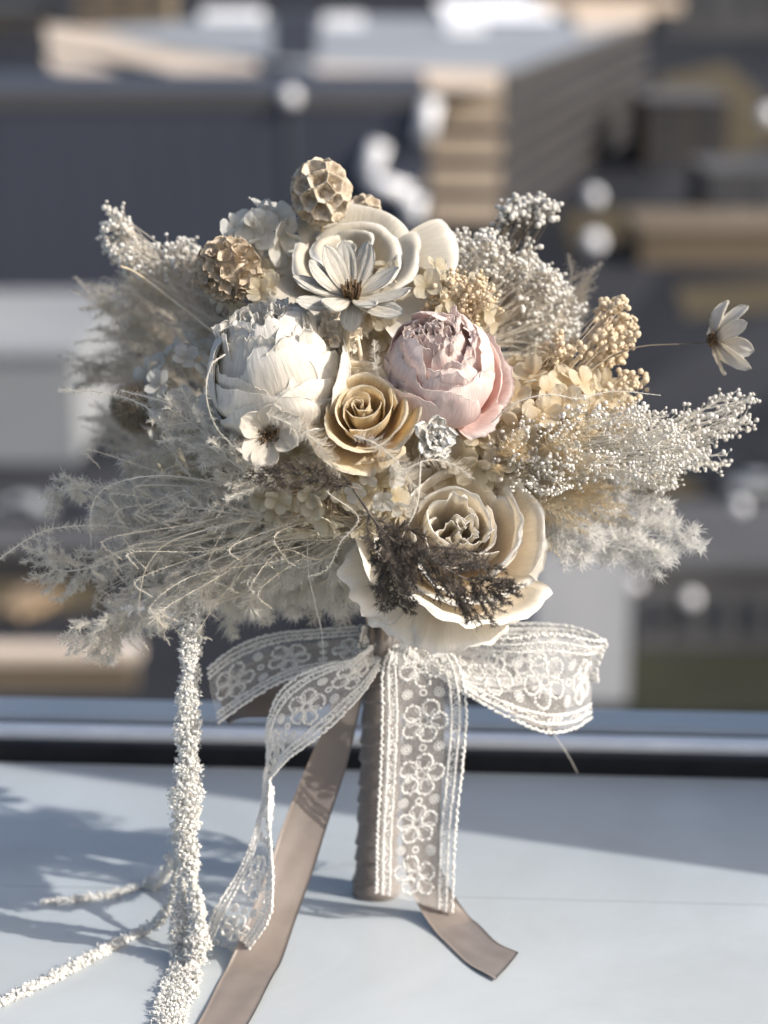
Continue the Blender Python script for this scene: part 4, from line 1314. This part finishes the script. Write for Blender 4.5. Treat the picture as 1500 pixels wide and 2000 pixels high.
# ostrich plume sweeping left
feathers('ostrich_plume', 'soft white ostrich plume sweeping left from the bouquet centre',
         rnd_paths((690, 1035, .05), [(250, 960, .03), (300, 1040, .05), (330, 1120, .05), (420, 1150, .06), (520, 1140, .06), (380, 980, .04), (480, 1090, .06), (600, 1130, .05)], -30, 64, 1, jt=44, cur=14),
         .012, 5200, 'feather', rb=.00015, sag=.25, seed=10, rshaft=.00028, shaftmat='feather_cream')
feathers('ostrich_plume', 'wispy plume fringe hanging over the bow at left of the stems',
         rnd_paths((700, 1060, .04), [(560, 1180, .04), (640, 1190, .05), (440, 1190, .03), (690, 1150, .06), (360, 1180, .02)], 10, 36, 2),
         .012, 4800, 'feather', rb=.00013, sag=.35, seed=80, rshaft=.00022)
hand = [
    ('long white feather with fringe sweeping off the left edge', [(-20, 1105, .05), (60, 1050, .055), (120, 1030, .06), (230, 1028, .06), (340, 1050, .06), (430, 1040, .06)], .006, 3600),
    ('thick cream feather shaft bending down at left', [(640, 1060, .07), (560, 1030, .08), (480, 1018, .085), (400, 1035, .085), (325, 1062, .085), (288, 1105, .08), (275, 1150, .08), (272, 1195, .08), (288, 1228, .08)], .0035, 900),
    ('thin feather arching high over the left plume', [(640, 985, .07), (540, 985, .075), (450, 950, .08), (340, 930, .08), (255, 935, .08), (195, 962, .08), (178, 1000, .08), (178, 1068, .08)], .003, 1200),
    ('straight pale feather slanting to the lower left', [(700, 1040, .07), (560, 1060, .08), (430, 1090, .08), (330, 1145, .08), (235, 1200, .08)], .0045, 1400),
    ('fringed feather curving across the brown bristly ball', [(110, 762, .03), (210, 768, .05), (285, 795, .06), (330, 845, .07), (350, 905, .075), (400, 955, .075)], .0055, 5200),
    ('slender feather above the anemone, pointing up left', [(235, 762, .05), (330, 788, .07), (420, 835, .09), (500, 890, .10)], .004, 3600),
    ('hooked white thread feather on the peony left side', [(440, 692, .11), (412, 715, .115), (403, 770, .118), (420, 830, .115), (455, 872, .11)], .003, 2200),
    ('downy white feather crossing below the anemone', [(520, 808, .14), (570, 830, .142), (615, 860, .142), (642, 895, .14), (660, 932, .135)], .0085, 9000),
    ('downy feather between the cream rose and lowest rose', [(690, 850, .145), (740, 870, .145), (780, 910, .143), (812, 960, .14), (800, 1010, .14)], .009, 6500),
    ('downy feather across the frilled white flower', [(770, 930, .145), (830, 900, .145), (880, 905, .14), (925, 935, .14)], .007, 4500),
    ('long thin feather over the yellow hydrangea', [(960, 825, .10), (1005, 788, .105), (1070, 770, .105), (1130, 778, .10), (1200, 764, .095), (1290, 772, .09)], .0035, 2600),
    ('thread feather dangling over the left lace loop', [(600, 1050, .08), (603, 1120, .085), (618, 1190, .088), (628, 1230, .088), (632, 1290, .088)], .0015, 800),
    ('thread feather hanging in front of the brown fern', [(822, 900, .145), (815, 985, .15), (785, 1050, .152), (772, 1105, .15), (792, 1150, .148)], .002, 900),
    ('little upright downy feather above the cream rose', [(738, 735, .10), (732, 700, .102), (731, 664, .10)], .005, 7000),
    ('curled thread feather beside the garden rose left rim', [(690, 950, .1), (640, 960, .12), (700, 1010, .13), (665, 1060, .13), (640, 1110, .12), (600, 1128, .11)], .003, 2500),
    ('fine fallen thread over the black seal at right', [(980, 1370, .06), (1060, 1410, .04), (1105, 1468, .0), (1128, 1510, -.03)], .001, 300),
]
for i, (lab, p, Lb, dn) in enumerate(hand):
    feathers('feather', lab, [p], Lb, dn, 'feather', rb=.0001, seed=200 + i, rshaft=.0007 if 'thick' in lab else .00035, n=50, jitter=.3, angle=1.0, group='single feathers in the bouquet', shaftmat='feather_cream' if 'thick' in lab else 'feather')

feathers('plume_strands', 'long pale glossy strands combed to the left through the white plume',
         rnd_paths((690, 1030, .075), [(300, 1010, .07), (340, 1100, .08), (300, 1180, .08), (430, 1120, .08), (210, 1100, .07), (360, 960, .06), (500, 1080, .085), (260, 940, .05)], -26, 70, 31, jt=40, cur=16),
         .0035, 1500, 'feather', rb=.00012, sag=.2, seed=700, rshaft=.00032, shaftmat='feather_cream', angle=1.0)
# bleached ferns, left
fw = [
    ('bleached fern sprig reaching the left edge', [(350, 1075, .05), (250, 1085, .05), (170, 1110, .05), (110, 1112, .05), (70, 1072, .05)], 60, 26),
    ('bleached fern frond above it, left of the plume', [(400, 1060, .05), (320, 1040, .05), (240, 1020, .05), (180, 1005, .05)], 55, 20),
    ('bleached fern hanging lowest at left', [(420, 1070, .07), (340, 1130, .07), (270, 1180, .07), (200, 1225, .07), (130, 1262, .07)], 60, 26),
    ('bleached fern tuft at the tip of the lowest frond', [(300, 1160, .07), (240, 1205, .07), (215, 1240, .07), (208, 1285, .07)], 48, 18),
    ('small upright fern tip above the left fronds', [(240, 1000, .03), (150, 950, .03), (112, 960, .03), (95, 1005, .03)], 26, 16),
    ('bleached fern over the left hydrangea', [(480, 920, .09), (430, 870, .09), (380, 830, .09), (340, 805, .09)], 60, 22),
    ('bleached fern trailing down from the anemone', [(560, 960, .1), (500, 935, .105), (450, 900, .105), (400, 865, .1)], 60, 24),
    ('bleached fern in the middle of the left plume', [(620, 1000, .08), (540, 1010, .085), (440, 1000, .085), (330, 985, .08)], 60, 26),
    ('bleached fern under the left plume', [(660, 1080, .07), (600, 1105, .075), (540, 1110, .075), (490, 1100, .075)], 48, 20),
    ('bleached fern dropping toward the hanging strand', [(470, 1060, .07), (400, 1110, .075), (330, 1165, .075), (285, 1225, .07)], 50, 22),
]
for i, (lab, p, Lb, nb) in enumerate(fw):
    fern('bleached_fern', lab, p, Lb, nb, 'fern_white', seed=20 + i, needle=.0050, dens=4200, rb=.00015, group='bleached fern sprigs at the left')
# bleached fern clumps, right
fr = [
    ('fluffy bleached fern ending furthest right under the bud fan', [(1080, 1010, .03), (1180, 1035, .03), (1270, 1045, .03), (1362, 1050, .03)], 66, 44),
    ('fluffy bleached fern drooping below the furthest one', [(1060, 1030, .04), (1160, 1060, .04), (1230, 1075, .04), (1290, 1105, .04)], 60, 40),
    ('fluffy bleached fern rising above the furthest one', [(1060, 990, .03), (1150, 990, .03), (1230, 995, .03), (1300, 1000, .03)], 60, 36),
    ('fluffy bleached fern close to the lowest rose', [(980, 960, .05), (1050, 1000, .055), (1110, 1035, .055), (1150, 1075, .05)], 70, 44),
    ('fluffy bleached fern under the bud fan', [(980, 930, .05), (1060, 950, .05), (1140, 960, .05), (1210, 950, .05)], 70, 44),
]
for i, (lab, p, Lb, nb) in enumerate(fr):
    fern('fluffy_fern', lab, p, Lb * .8, int(nb * .62), 'fern_snow', seed=60 + i, needle=.0085, dens=3000, rb=.00018, fill=1.0, flat=.4, group='fluffy ferns at the right')
# golden grass
feathers('golden_grass', 'golden fluffy grass between yellow hydrangea and the right ferns',
         rnd_paths((930, 960, .05), [(1130, 850, .07), (1180, 930, .07), (1120, 980, .07), (1060, 900, .08), (1200, 960, .06), (1080, 850, .075), (1030, 870, .08)], -8, 90, 5, jt=36), .009, 3600, 'grass_gold', cat='dried grass', seed=400, rshaft=.0003, rb=.00012)
feathers('golden_grass', 'cream fluffy grass fringing the right side of the lowest rose',
         rnd_paths((960, 990, .05), [(1090, 1000, .05), (1120, 1030, .05), (1110, 960, .05), (1070, 1060, .05)], -5, 40, 15, jt=18), .008, 3400, 'grass_gold', cat='dried grass', seed=460, rshaft=.0003, rb=.00012)
# grey plumes at left, further back
pl = [
    ('blurred grey grass plume at the upper left', [(420, 760, -.06), (330, 660, -.09), (250, 600, -.1), (170, 570, -.11)]),
    ('blurred grey grass plume highest at left', [(440, 720, -.05), (370, 610, -.07), (310, 540, -.08), (240, 500, -.09)]),
    ('blurred grey grass plume left of the bristly ball', [(400, 800, -.08), (300, 740, -.1), (220, 725, -.11), (140, 722, -.12)]),
    ('blurred grey grass plume under the bristly ball', [(430, 860, -.07), (340, 840, -.09), (260, 830, -.1), (170, 822, -.11)]),
    ('blurred grey grass plume at the mid left', [(430, 740, -.06), (350, 690, -.08), (280, 660, -.1), (190, 650, -.11)]),
    ('blurred grey grass plume low at left', [(430, 860, -.05), (360, 880, -.07), (300, 900, -.08), (250, 880, -.09)]),
    ('beige grass plume between seed head and peony', [(520, 680, -.01), (440, 640, -.02), (380, 590, -.03), (340, 560, -.04)]),
    ('grey grass plume behind the bud cloud at right', [(1000, 720, -.05), (1060, 650, -.07), (1110, 590, -.08), (1150, 545, -.09)]),
]
for i, (lab, p) in enumerate(pl):
    r_ = np.random.RandomState(900 + i)
    paths = [[(q[0] + r_.normal(0, 20), q[1] + r_.normal(0, 24), q[2] + r_.normal(0, .01)) for q in p] for _ in range(12)]
    feathers('grass_plume', lab, paths, .011, 2600, 'grass_grey', cat='grass plume', rb=.00013, seed=500 + i * 10, rshaft=.0004, angle=.7, sag=.1, jitter=.8)
t = thing('thin_stalk', 'thin brown stalk crossing the grey plumes at upper left', 'stalk')
path_tube('stalk', [(235, 520, -.03), (265, 533, -.03), (330, 580, -.02), (425, 655, .0)], .0007, 'stalk_pale', t)

# brown ferns
fern('brown_fern', 'thick dark brown fern lying across the lowest rose', [(690, 955, .14), (742, 1030, .152), (795, 1075, .158), (860, 1105, .16), (925, 1138, .16), (985, 1158, .158)], 82, 44, 'fern_dark', seed=81, needle=.0036, dens=4000, rstem=.0008, rb=.00017, fill=2.0, spread=.8, flat=.6)
fern('brown_fern', 'dark brown fern sprig at the left rim of the lowest rose', [(740, 1020, .15), (755, 1080, .152), (765, 1130, .152), (780, 1185, .15)], 50, 26, 'fern_dark', seed=82, needle=.0036, dens=5000, rstem=.0007, rb=.00018, fill=1.6)
fern('brown_fern', 'small dark brown fern sprig under the anemone', [(700, 955, .13), (640, 940, .14), (570, 925, .142), (485, 925, .14)], 34, 24, 'fern_dark', seed=83, needle=.0038, dens=3600, rstem=.0006, rb=.00017, fill=1.2)

# ------------------------------------------------------------------ RIBBONS
def strip(E1, E2, n=60, m=13, belly=0.0, seed=0, th=0.0003, wr=.0006):
    """E1,E2: edge control points (px,py,d) or xyz arrays -> grid (m across, n along)"""
    f = lambda E: spline([at(*p) if len(p) == 3 and abs(p[0]) > 3 else np.array(p) for p in E], n)
    A, B = f(E1), f(E2)
    s = np.linspace(0, 1, m)[:, None, None]
    G = A[None] * (1 - s) + B[None] * s
    G[..., 2] = np.maximum(G[..., 2], 0.0012 + 0.0008 * wav(s[..., 0] * 4 + 0 * G[..., 2], np.linspace(0, 9, n)[None] + 0 * G[..., 2], seed, 4) ** 2)
    du = np.gradient(G, axis=0)
    dv = np.gradient(G, axis=1)
    nn = unit(np.cross(du, dv))
    y = np.linspace(0, 1, n)[None, :]
    bump = (belly * np.sin(s[..., 0] * math.pi) + wr * wav(s[..., 0] * 5, y * 9, seed, 5)) * np.clip(G[..., 2] / .02, 0, 1)
    return G + nn * bump[..., None], nn

def ribbon_part(name, parent, E1, E2, mat='satin', n=60, m=13, belly=0.0, seed=0, th=.0003, wr=.0006):
    G, nn = strip(E1, E2, n, m, belly, seed, wr=wr)
    V = G.reshape(-1, 3)
    V = V.copy()
    F = grid_faces(m, n)
    L = np.cumsum(np.concatenate([[0], np.linalg.norm(np.diff(G[m // 2], axis=0), axis=1)]))
    W = np.linalg.norm(G[-1, n // 2] - G[0, n // 2])
    uv = np.stack([np.repeat(np.linspace(0, W, m), n), np.tile(L, m)], 1)
    if th:
        V, F = thicken(V, F, m, n, th)
        uv = np.vstack([uv, uv])
    return part(name, V, F, mat, parent, uv=uv)

def on_floor(px, py, lift=.0006):
    p = floor_at(px, py, lift)
    return (px, py, -p[1])

# handle
h = thing('wrapped_handle', 'taupe satin wrapped bouquet handle standing upright on the ledge', 'bouquet handle')
top, bot = at(752, 1235, 0), at(733, 1747, 0)
bot[2] = 0.0005
n = 260
s = np.linspace(0, 1, n)
Pc = top + (bot - top) * s[:, None]
k = 40
a = np.linspace(0, 2 * math.pi, k, endpoint=False)
Rr = np.interp(s, [0, .1, .5, .93, .98, 1], [.0125, .0118, .0118, .0128, .0150, .0140])
A, Sg = np.meshgrid(a, s, indexing='ij')
ph = (Sg * 13 + A / 6.283 + .12 * np.sin(Sg * 30)) % 1
R2 = Rr[None] * (1 + .16 * (np.minimum(ph, (1 - ph) * 6) - .5) + .03 * wav(A * 2, Sg * 40, 4, 5)) 
V = Pc[None] + np.stack([np.cos(A) * R2, np.sin(A) * R2 * .9, 0 * R2], -1)
part('wrap', V.reshape(-1, 3), grid_faces(k, n, True), 'satin', h, uv=np.stack([Sg.ravel() * .1, A.ravel() * .01], 1))
V = np.array([Pc[-1] + np.array((math.cos(q) * .0138, math.sin(q) * .0125, 0.0)) for q in a] + [Pc[-1]])
part('end_cap', V, np.array([[i, (i + 1) % k, k] for i in range(k)]), 'satin', h)
# stems above the binding
r_ = np.random.RandomState(3)
for i in range(30):
    a0, rr0 = r_.uniform(0, 6.28), math.sqrt(r_.rand())
    q0 = at(740, 1250, 0) + np.array((math.cos(a0) * .010 * rr0, math.sin(a0) * .010 * rr0, 0))
    q1 = at(738 + r_.normal(0, 26), 1090, r_.normal(0.01, .012))
    q2 = at(735 + r_.normal(0, 75), 960, r_.normal(0.03, .02))
    V, F = tube(spline([q0, q1, q2], 12), r_.uniform(.0011, .0022), 6)
    part('stem', V, F, 'stalk_dark' if i % 4 else 'stalk_pale', h)

tb = thing('taupe_ribbon', 'plain taupe satin ribbon with long tails, tied round the handle', 'ribbon')
f = lambda *p: on_floor(*p)
ribbon_part('tail', tb, [(672, 1300, .008), (640, 1400, .012), (597, 1500, .02), (553, 1610, .036), (522, 1700, .055), (478, 1810, .08), f(437, 1905), f(395, 1990), f(330, 2090)],
            [(722, 1300, .008), (700, 1400, .012), (676, 1500, .02), (640, 1610, .034), (612, 1700, .051), (580, 1790, .071), f(543, 1895), f(495, 1985), f(430, 2090)], belly=.0008, seed=3, wr=.0004)
ribbon_part('tail', tb, [(782, 1260, .035), (788, 1400, .036), (786, 1550, .036), (788, 1680, .035), (815, 1765, .036), f(865, 1838), f(915, 1885), f(968, 1917)],
            [(862, 1260, .035), (868, 1400, .036), (862, 1550, .036), (860, 1680, .033), (885, 1745, .032), f(925, 1800), f(968, 1842), f(1013, 1864)], belly=.0012, seed=4, wr=.0005)
ribbon_part('loop', tb, [(720, 1240, .015), (620, 1255, -.005), (520, 1280, -.01), (440, 1330, .0), (432, 1400, .02)], [(715, 1330, .03), (650, 1372, .015), (560, 1398, .01), (480, 1402, .02), (450, 1412, .03)], belly=.004, seed=5)
ribbon_part('loop', tb, [(790, 1250, .01), (880, 1250, -.015), (940, 1280, -.015), (975, 1330, -.01), (990, 1385, .0), (1030, 1412, .015), (1078, 1440, .02)], [(800, 1300, .01), (870, 1320, -.005), (930, 1330, -.005), (1040, 1350, .0), (1100, 1360, .01), (1105, 1390, .015), (1080, 1405, .02)], belly=.004, seed=6)

# ---- lace
def lace_part(name, parent, E1, E2, n=90, seed=0, belly=0.0, W_ref=None, edge=True, rep=.030, dens=1.0, wr=.0017, motif=True):
    m = 15
    G, nn = strip(E1, E2, n, m, belly, seed, wr=wr)
    Lc = np.cumsum(np.concatenate([[0], np.linalg.norm(np.diff(G[m // 2], axis=0), axis=1)]))
    L = Lc[-1]
    W = S(150)
    V = G.reshape(-1, 3)
    uv = np.stack([np.repeat(np.linspace(0, W, m), n), np.tile(Lc, m)], 1)
    net = part(name, V, grid_faces(m, n), 'tulle', parent, uv=uv)
    def M_(tt, ss, up=0.0004):
        """tt across 0..1 (may overshoot), ss along in metres"""
        tt, ss = np.asarray(tt, dtype=float), np.asarray(ss, dtype=float)
        fi = np.interp(ss, Lc, np.arange(n))
        i = np.minimum(fi.astype(int), n - 2)
        wi = (fi - i)[:, None]
        fj = np.clip(tt, 0, 1) * (m - 1)
        j = np.minimum(fj.astype(int), m - 2)
        wj = (fj - j)[:, None]
        P = (G[j, i] * (1 - wj) + G[j + 1, i] * wj) * (1 - wi) + (G[j, i + 1] * (1 - wj) + G[j + 1, i + 1] * wj) * wi
        ov = (tt - np.clip(tt, 0, 1))[:, None]
        P = P + (G[m - 1, i] - G[0, i]) * ov
        return P + nn[j, i] * up
    rb = .00086
    r_ = np.random.RandomState(seed + 50)
    b = Bag()
    step = .00125 / dens
    for e0, sg in ((0.0, 1), (1.0, -1)):
        # outer scallop, two cords and a zigzag between them
        ss = np.arange(0, L, step)
        for off, amp, fr_ in ((-.02, .022, .0042), (.055, .006, .0021), (.155, .006, .0021)):
            tt = e0 + sg * (off - amp * np.abs(np.sin(ss / fr_ * math.pi / 1)))
            P = M_(tt, ss)
            b.balls(P + r_.normal(0, .00012, P.shape), rb * r_.uniform(.75, 1.2, len(P)) * (1.15 if off < 0 else 1))
        ss = np.arange(0, L, step * .9)
        tt = e0 + sg * (.105 + .045 * np.sign(np.sin(ss / .0018 * math.pi)) * np.abs(np.sin(ss / .0018 * math.pi)) ** .5)
        b.balls(M_(tt, ss), rb * .7)
        # dense worked band between the cords
        k = int(L / .00042)
        ss = r_.uniform(0, L, k)
        tt = e0 + sg * r_.uniform(.04, .16, k)
        b.balls(M_(tt, ss), rb * r_.uniform(.45, .8, k))
    b.part('edging', 'lace', net)
    if motif:
        nm = max(1, int(L / rep))
        for q in range(nm):
            s0 = (q + .5 + r_.uniform(-.05, .05)) * L / nm
            sq_ = r_.uniform(.88, 1.08)
            b = Bag()
            pr = S(27)
            for kk in range(5):
                a0 = kk * 1.2566 + q * 2.3 + .3 + r_.uniform(-.08, .08)
                cx, cy = math.cos(a0) * S(28) * sq_, math.sin(a0) * S(28) * sq_
                th_ = np.linspace(0, 6.283, 17, endpoint=False)
                for rr_, rbb in ((S(16), rb * 1.15),):
                    X, Y = cx + np.cos(th_) * rr_, cy + np.sin(th_) * rr_
                    ok = (s0 + Y > 0) & (s0 + Y < L)
                    P = M_(.5 + X[ok] / W, s0 + Y[ok], .0007) + r_.normal(0, .00022, (int(ok.sum()), 3))
                    b.balls(P, rbb * r_.uniform(.85, 1.15, len(P)))
                for ra in np.linspace(a0 - .9, a0 + .9, 4):
                    rr3 = np.linspace(S(13), S(30), 6)
                    X, Y = np.cos(ra) * rr3, np.sin(ra) * rr3
                    ok = (s0 + Y > 0) & (s0 + Y < L)
                    b.balls(M_(.5 + X[ok] / W, s0 + Y[ok], .0006), rb * .55)
            th_ = np.linspace(0, 6.283, 9, endpoint=False)
            b.balls(M_(.5 + np.cos(th_) * S(8) / W, np.clip(s0 + np.sin(th_) * S(8), 0, L), .0009), rb)
            b.part('flower_motif', 'lace', net, kind=None)
            b = Bag()
            s1 = s0 + L / nm / 2
            if s1 < L:
                for (ox, rr_) in ((-.21, S(9)), (.21, S(9)), (0, S(6)), (-.21, S(4)), (.21, S(4))):
                    th_ = np.linspace(0, 6.283, 10, endpoint=False)
                    ys = np.clip(s1 + np.sin(th_) * rr_, 0, L)
                    b.balls(M_(.5 + ox + np.cos(th_) * rr_ / W, ys, .0006), rb * .85)
                b.part('ring_motif', 'lace', net, kind=None)
    return net

lb = thing('lace_bow', 'white floral lace ribbon tied in a bow round the handle', 'lace ribbon')
lace_part('tail', lb, [(765, 1262, .040), (752, 1310, .048), (752, 1400, .048), (748, 1520, .047), (742, 1640, .046), (740, 1745, .044)],
          [(835, 1240, .034), (885, 1290, .046), (905, 1380, .048), (898, 1500, .047), (884, 1630, .046), (878, 1782, .042)], seed=1, belly=.003)
lace_part('loop', lb, [(735, 1222, .03), (640, 1228, .02), (540, 1240, .01), (460, 1268, .012), (408, 1310, .03)],
          [(740, 1288, .045), (640, 1300, .04), (560, 1325, .035), (480, 1368, .035), (425, 1408, .04)], seed=2, belly=.003)
lace_part('loop', lb, [(775, 1228, .02), (880, 1228, .0), (1000, 1222, -.015), (1120, 1228, -.01), (1188, 1262, .01)],
          [(790, 1275, .02), (880, 1330, .012), (1000, 1345, .0), (1120, 1320, .0), (1170, 1330, .012)], seed=3, belly=.004)
lace_part('loop', lb, [(1188, 1258, .008), (1150, 1256, .03), (1080, 1246, .042), (1000, 1252, .045), (930, 1250, .042), (860, 1240, .038), (795, 1232, .034)],
          [(1152, 1398, .012), (1120, 1418, .035), (1070, 1424, .048), (1010, 1404, .052), (940, 1368, .05), (870, 1325, .044), (800, 1280, .036)], seed=4, belly=.004)
lace_part('loop', lb, [(728, 1262, .045), (690, 1290, .055), (640, 1300, .06), (590, 1320, .06), (545, 1360, .058), (522, 1420, .055), (518, 1500, .05)],
          [(740, 1300, .045), (715, 1340, .055), (690, 1370, .06), (650, 1410, .062), (600, 1450, .062), (560, 1480, .058), (528, 1520, .052)], seed=5, belly=.002)
lace_part('tail', lb, [(520, 1500, .052), (512, 1570, .055), (495, 1640, .07), (462, 1710, .078), (425, 1775, .084), f(398, 1838)],
          [(527, 1515, .053), (520, 1590, .066), (522, 1670, .084), (528, 1740, .096), (518, 1800, .10), f(470, 1868)], seed=6, belly=.002)
# knot
cK = at(738, 1252, .03)
D, F = globe(1, 40, 24)
P = D.reshape(-1, 3)
rr = 1 + .12 * np.sin(P[:, 0] * 14) + .05 * wav(P[:, 0] * 9, P[:, 2] * 9, 3, 5)
part('knot', cK + P * rr[:, None] * np.array((S(40), .012, S(42))), F, 'satin', tb)
# lace over the knot
lace_part('wrap_band', lb, [(712, 1225, .035), (706, 1250, .043), (706, 1275, .043), (716, 1305, .036)], [(790, 1222, .035), (796, 1250, .043), (796, 1275, .043), (782, 1305, .036)], n=30, seed=8, belly=.004, motif=False)

# ------------------------------------------------------------------ hanging amaranth strands
def strand(label, pts, rpx, n, seed, taper=0.0, group='white hanging amaranth strands'):
    P = pxpath(pts, 160) if not isinstance(pts, np.ndarray) else pts
    r_ = np.random.RandomState(seed)
    t = thing('amaranth_strand', label, 'amaranth strand', (0, 0, 0), group)
    V, F = tube(P, .0014, 6)
    part('cord', V, F, 'amaranth', t)
    T = unit(np.gradient(P, axis=0))
    i = r_.randint(0, 160, n)
    lump = (.66 + .55 * wav(i / 160 * 75, 0 * i, seed, 6)) * (1 - taper * (i / 159.0) ** 2)
    R = S(rpx) * lump * np.sqrt(r_.uniform(.25, 1, n)) * np.interp(i, [0, 12, 145, 159], [.6, 1, 1, .4])
    D = unit(np.cross(T[i], r_.normal(0, 1, (n, 3))))
    B = P[i] + D * R[:, None] + r_.normal(0, .0008, (n, 3))
    B[:, 2] = np.maximum(B[:, 2], .0008)
    b = Bag()
    b.balls(B, r_.uniform(.0003, .0009, n), sq=r_.uniform(.5, 1.8, (n, 3)))
    m = int(n * 1.6)
    j = r_.randint(0, n, m)
    E = B[j] + unit(D[j] + r_.normal(0, .6, (m, 3))) * r_.uniform(.0008, .0022, m)[:, None]
    b.spikes(B[j], (B[j] + E) / 2 + r_.normal(0, .0003, (m, 3)), E, .00026)
    b.part('florets', 'amaranth', t)

strand('thick white amaranth strand hanging straight down to the ledge', [(400, 1060, .06), (372, 1120, .065), (368, 1200, .07), (366, 1350, .075), (366, 1500, .08), (362, 1620, .085), (372, 1700, .088), (385, 1780, .09), (388, 1840, .095), f(368, 1915), f(335, 2010), f(318, 2080)], 26, 9500, 1)
strand('second white amaranth strand twined round the thick one', [(420, 1060, .05), (385, 1140, .055), (374, 1300, .06), (368, 1450, .07), (372, 1600, .075), (358, 1720, .08), (348, 1800, .085), (352, 1870, .09), f(325, 1950), f(290, 2070)], 20, 4600, 2)
strand('white amaranth strand lying across the ledge to the left edge', [(372, 1480, .08), (358, 1600, .075), (348, 1700, .07), (325, 1780, .065), f(275, 1822), f(220, 1850), f(150, 1888), f(60, 1932), f(-60, 1990)], 14, 4200, 3, .35)
strand('shaded amaranth strand end pointing left on the ledge', [(368, 1500, .07), (356, 1620, .05), (335, 1690, .03), f(290, 1730), f(220, 1748), f(150, 1758), f(85, 1762)], 16, 3000, 4, .85)

print('objects', len(bpy.data.objects), 'tris', sum(sum(len(p.vertices) - 2 for p in []) + len(m.polygons) for m in bpy.data.meshes))
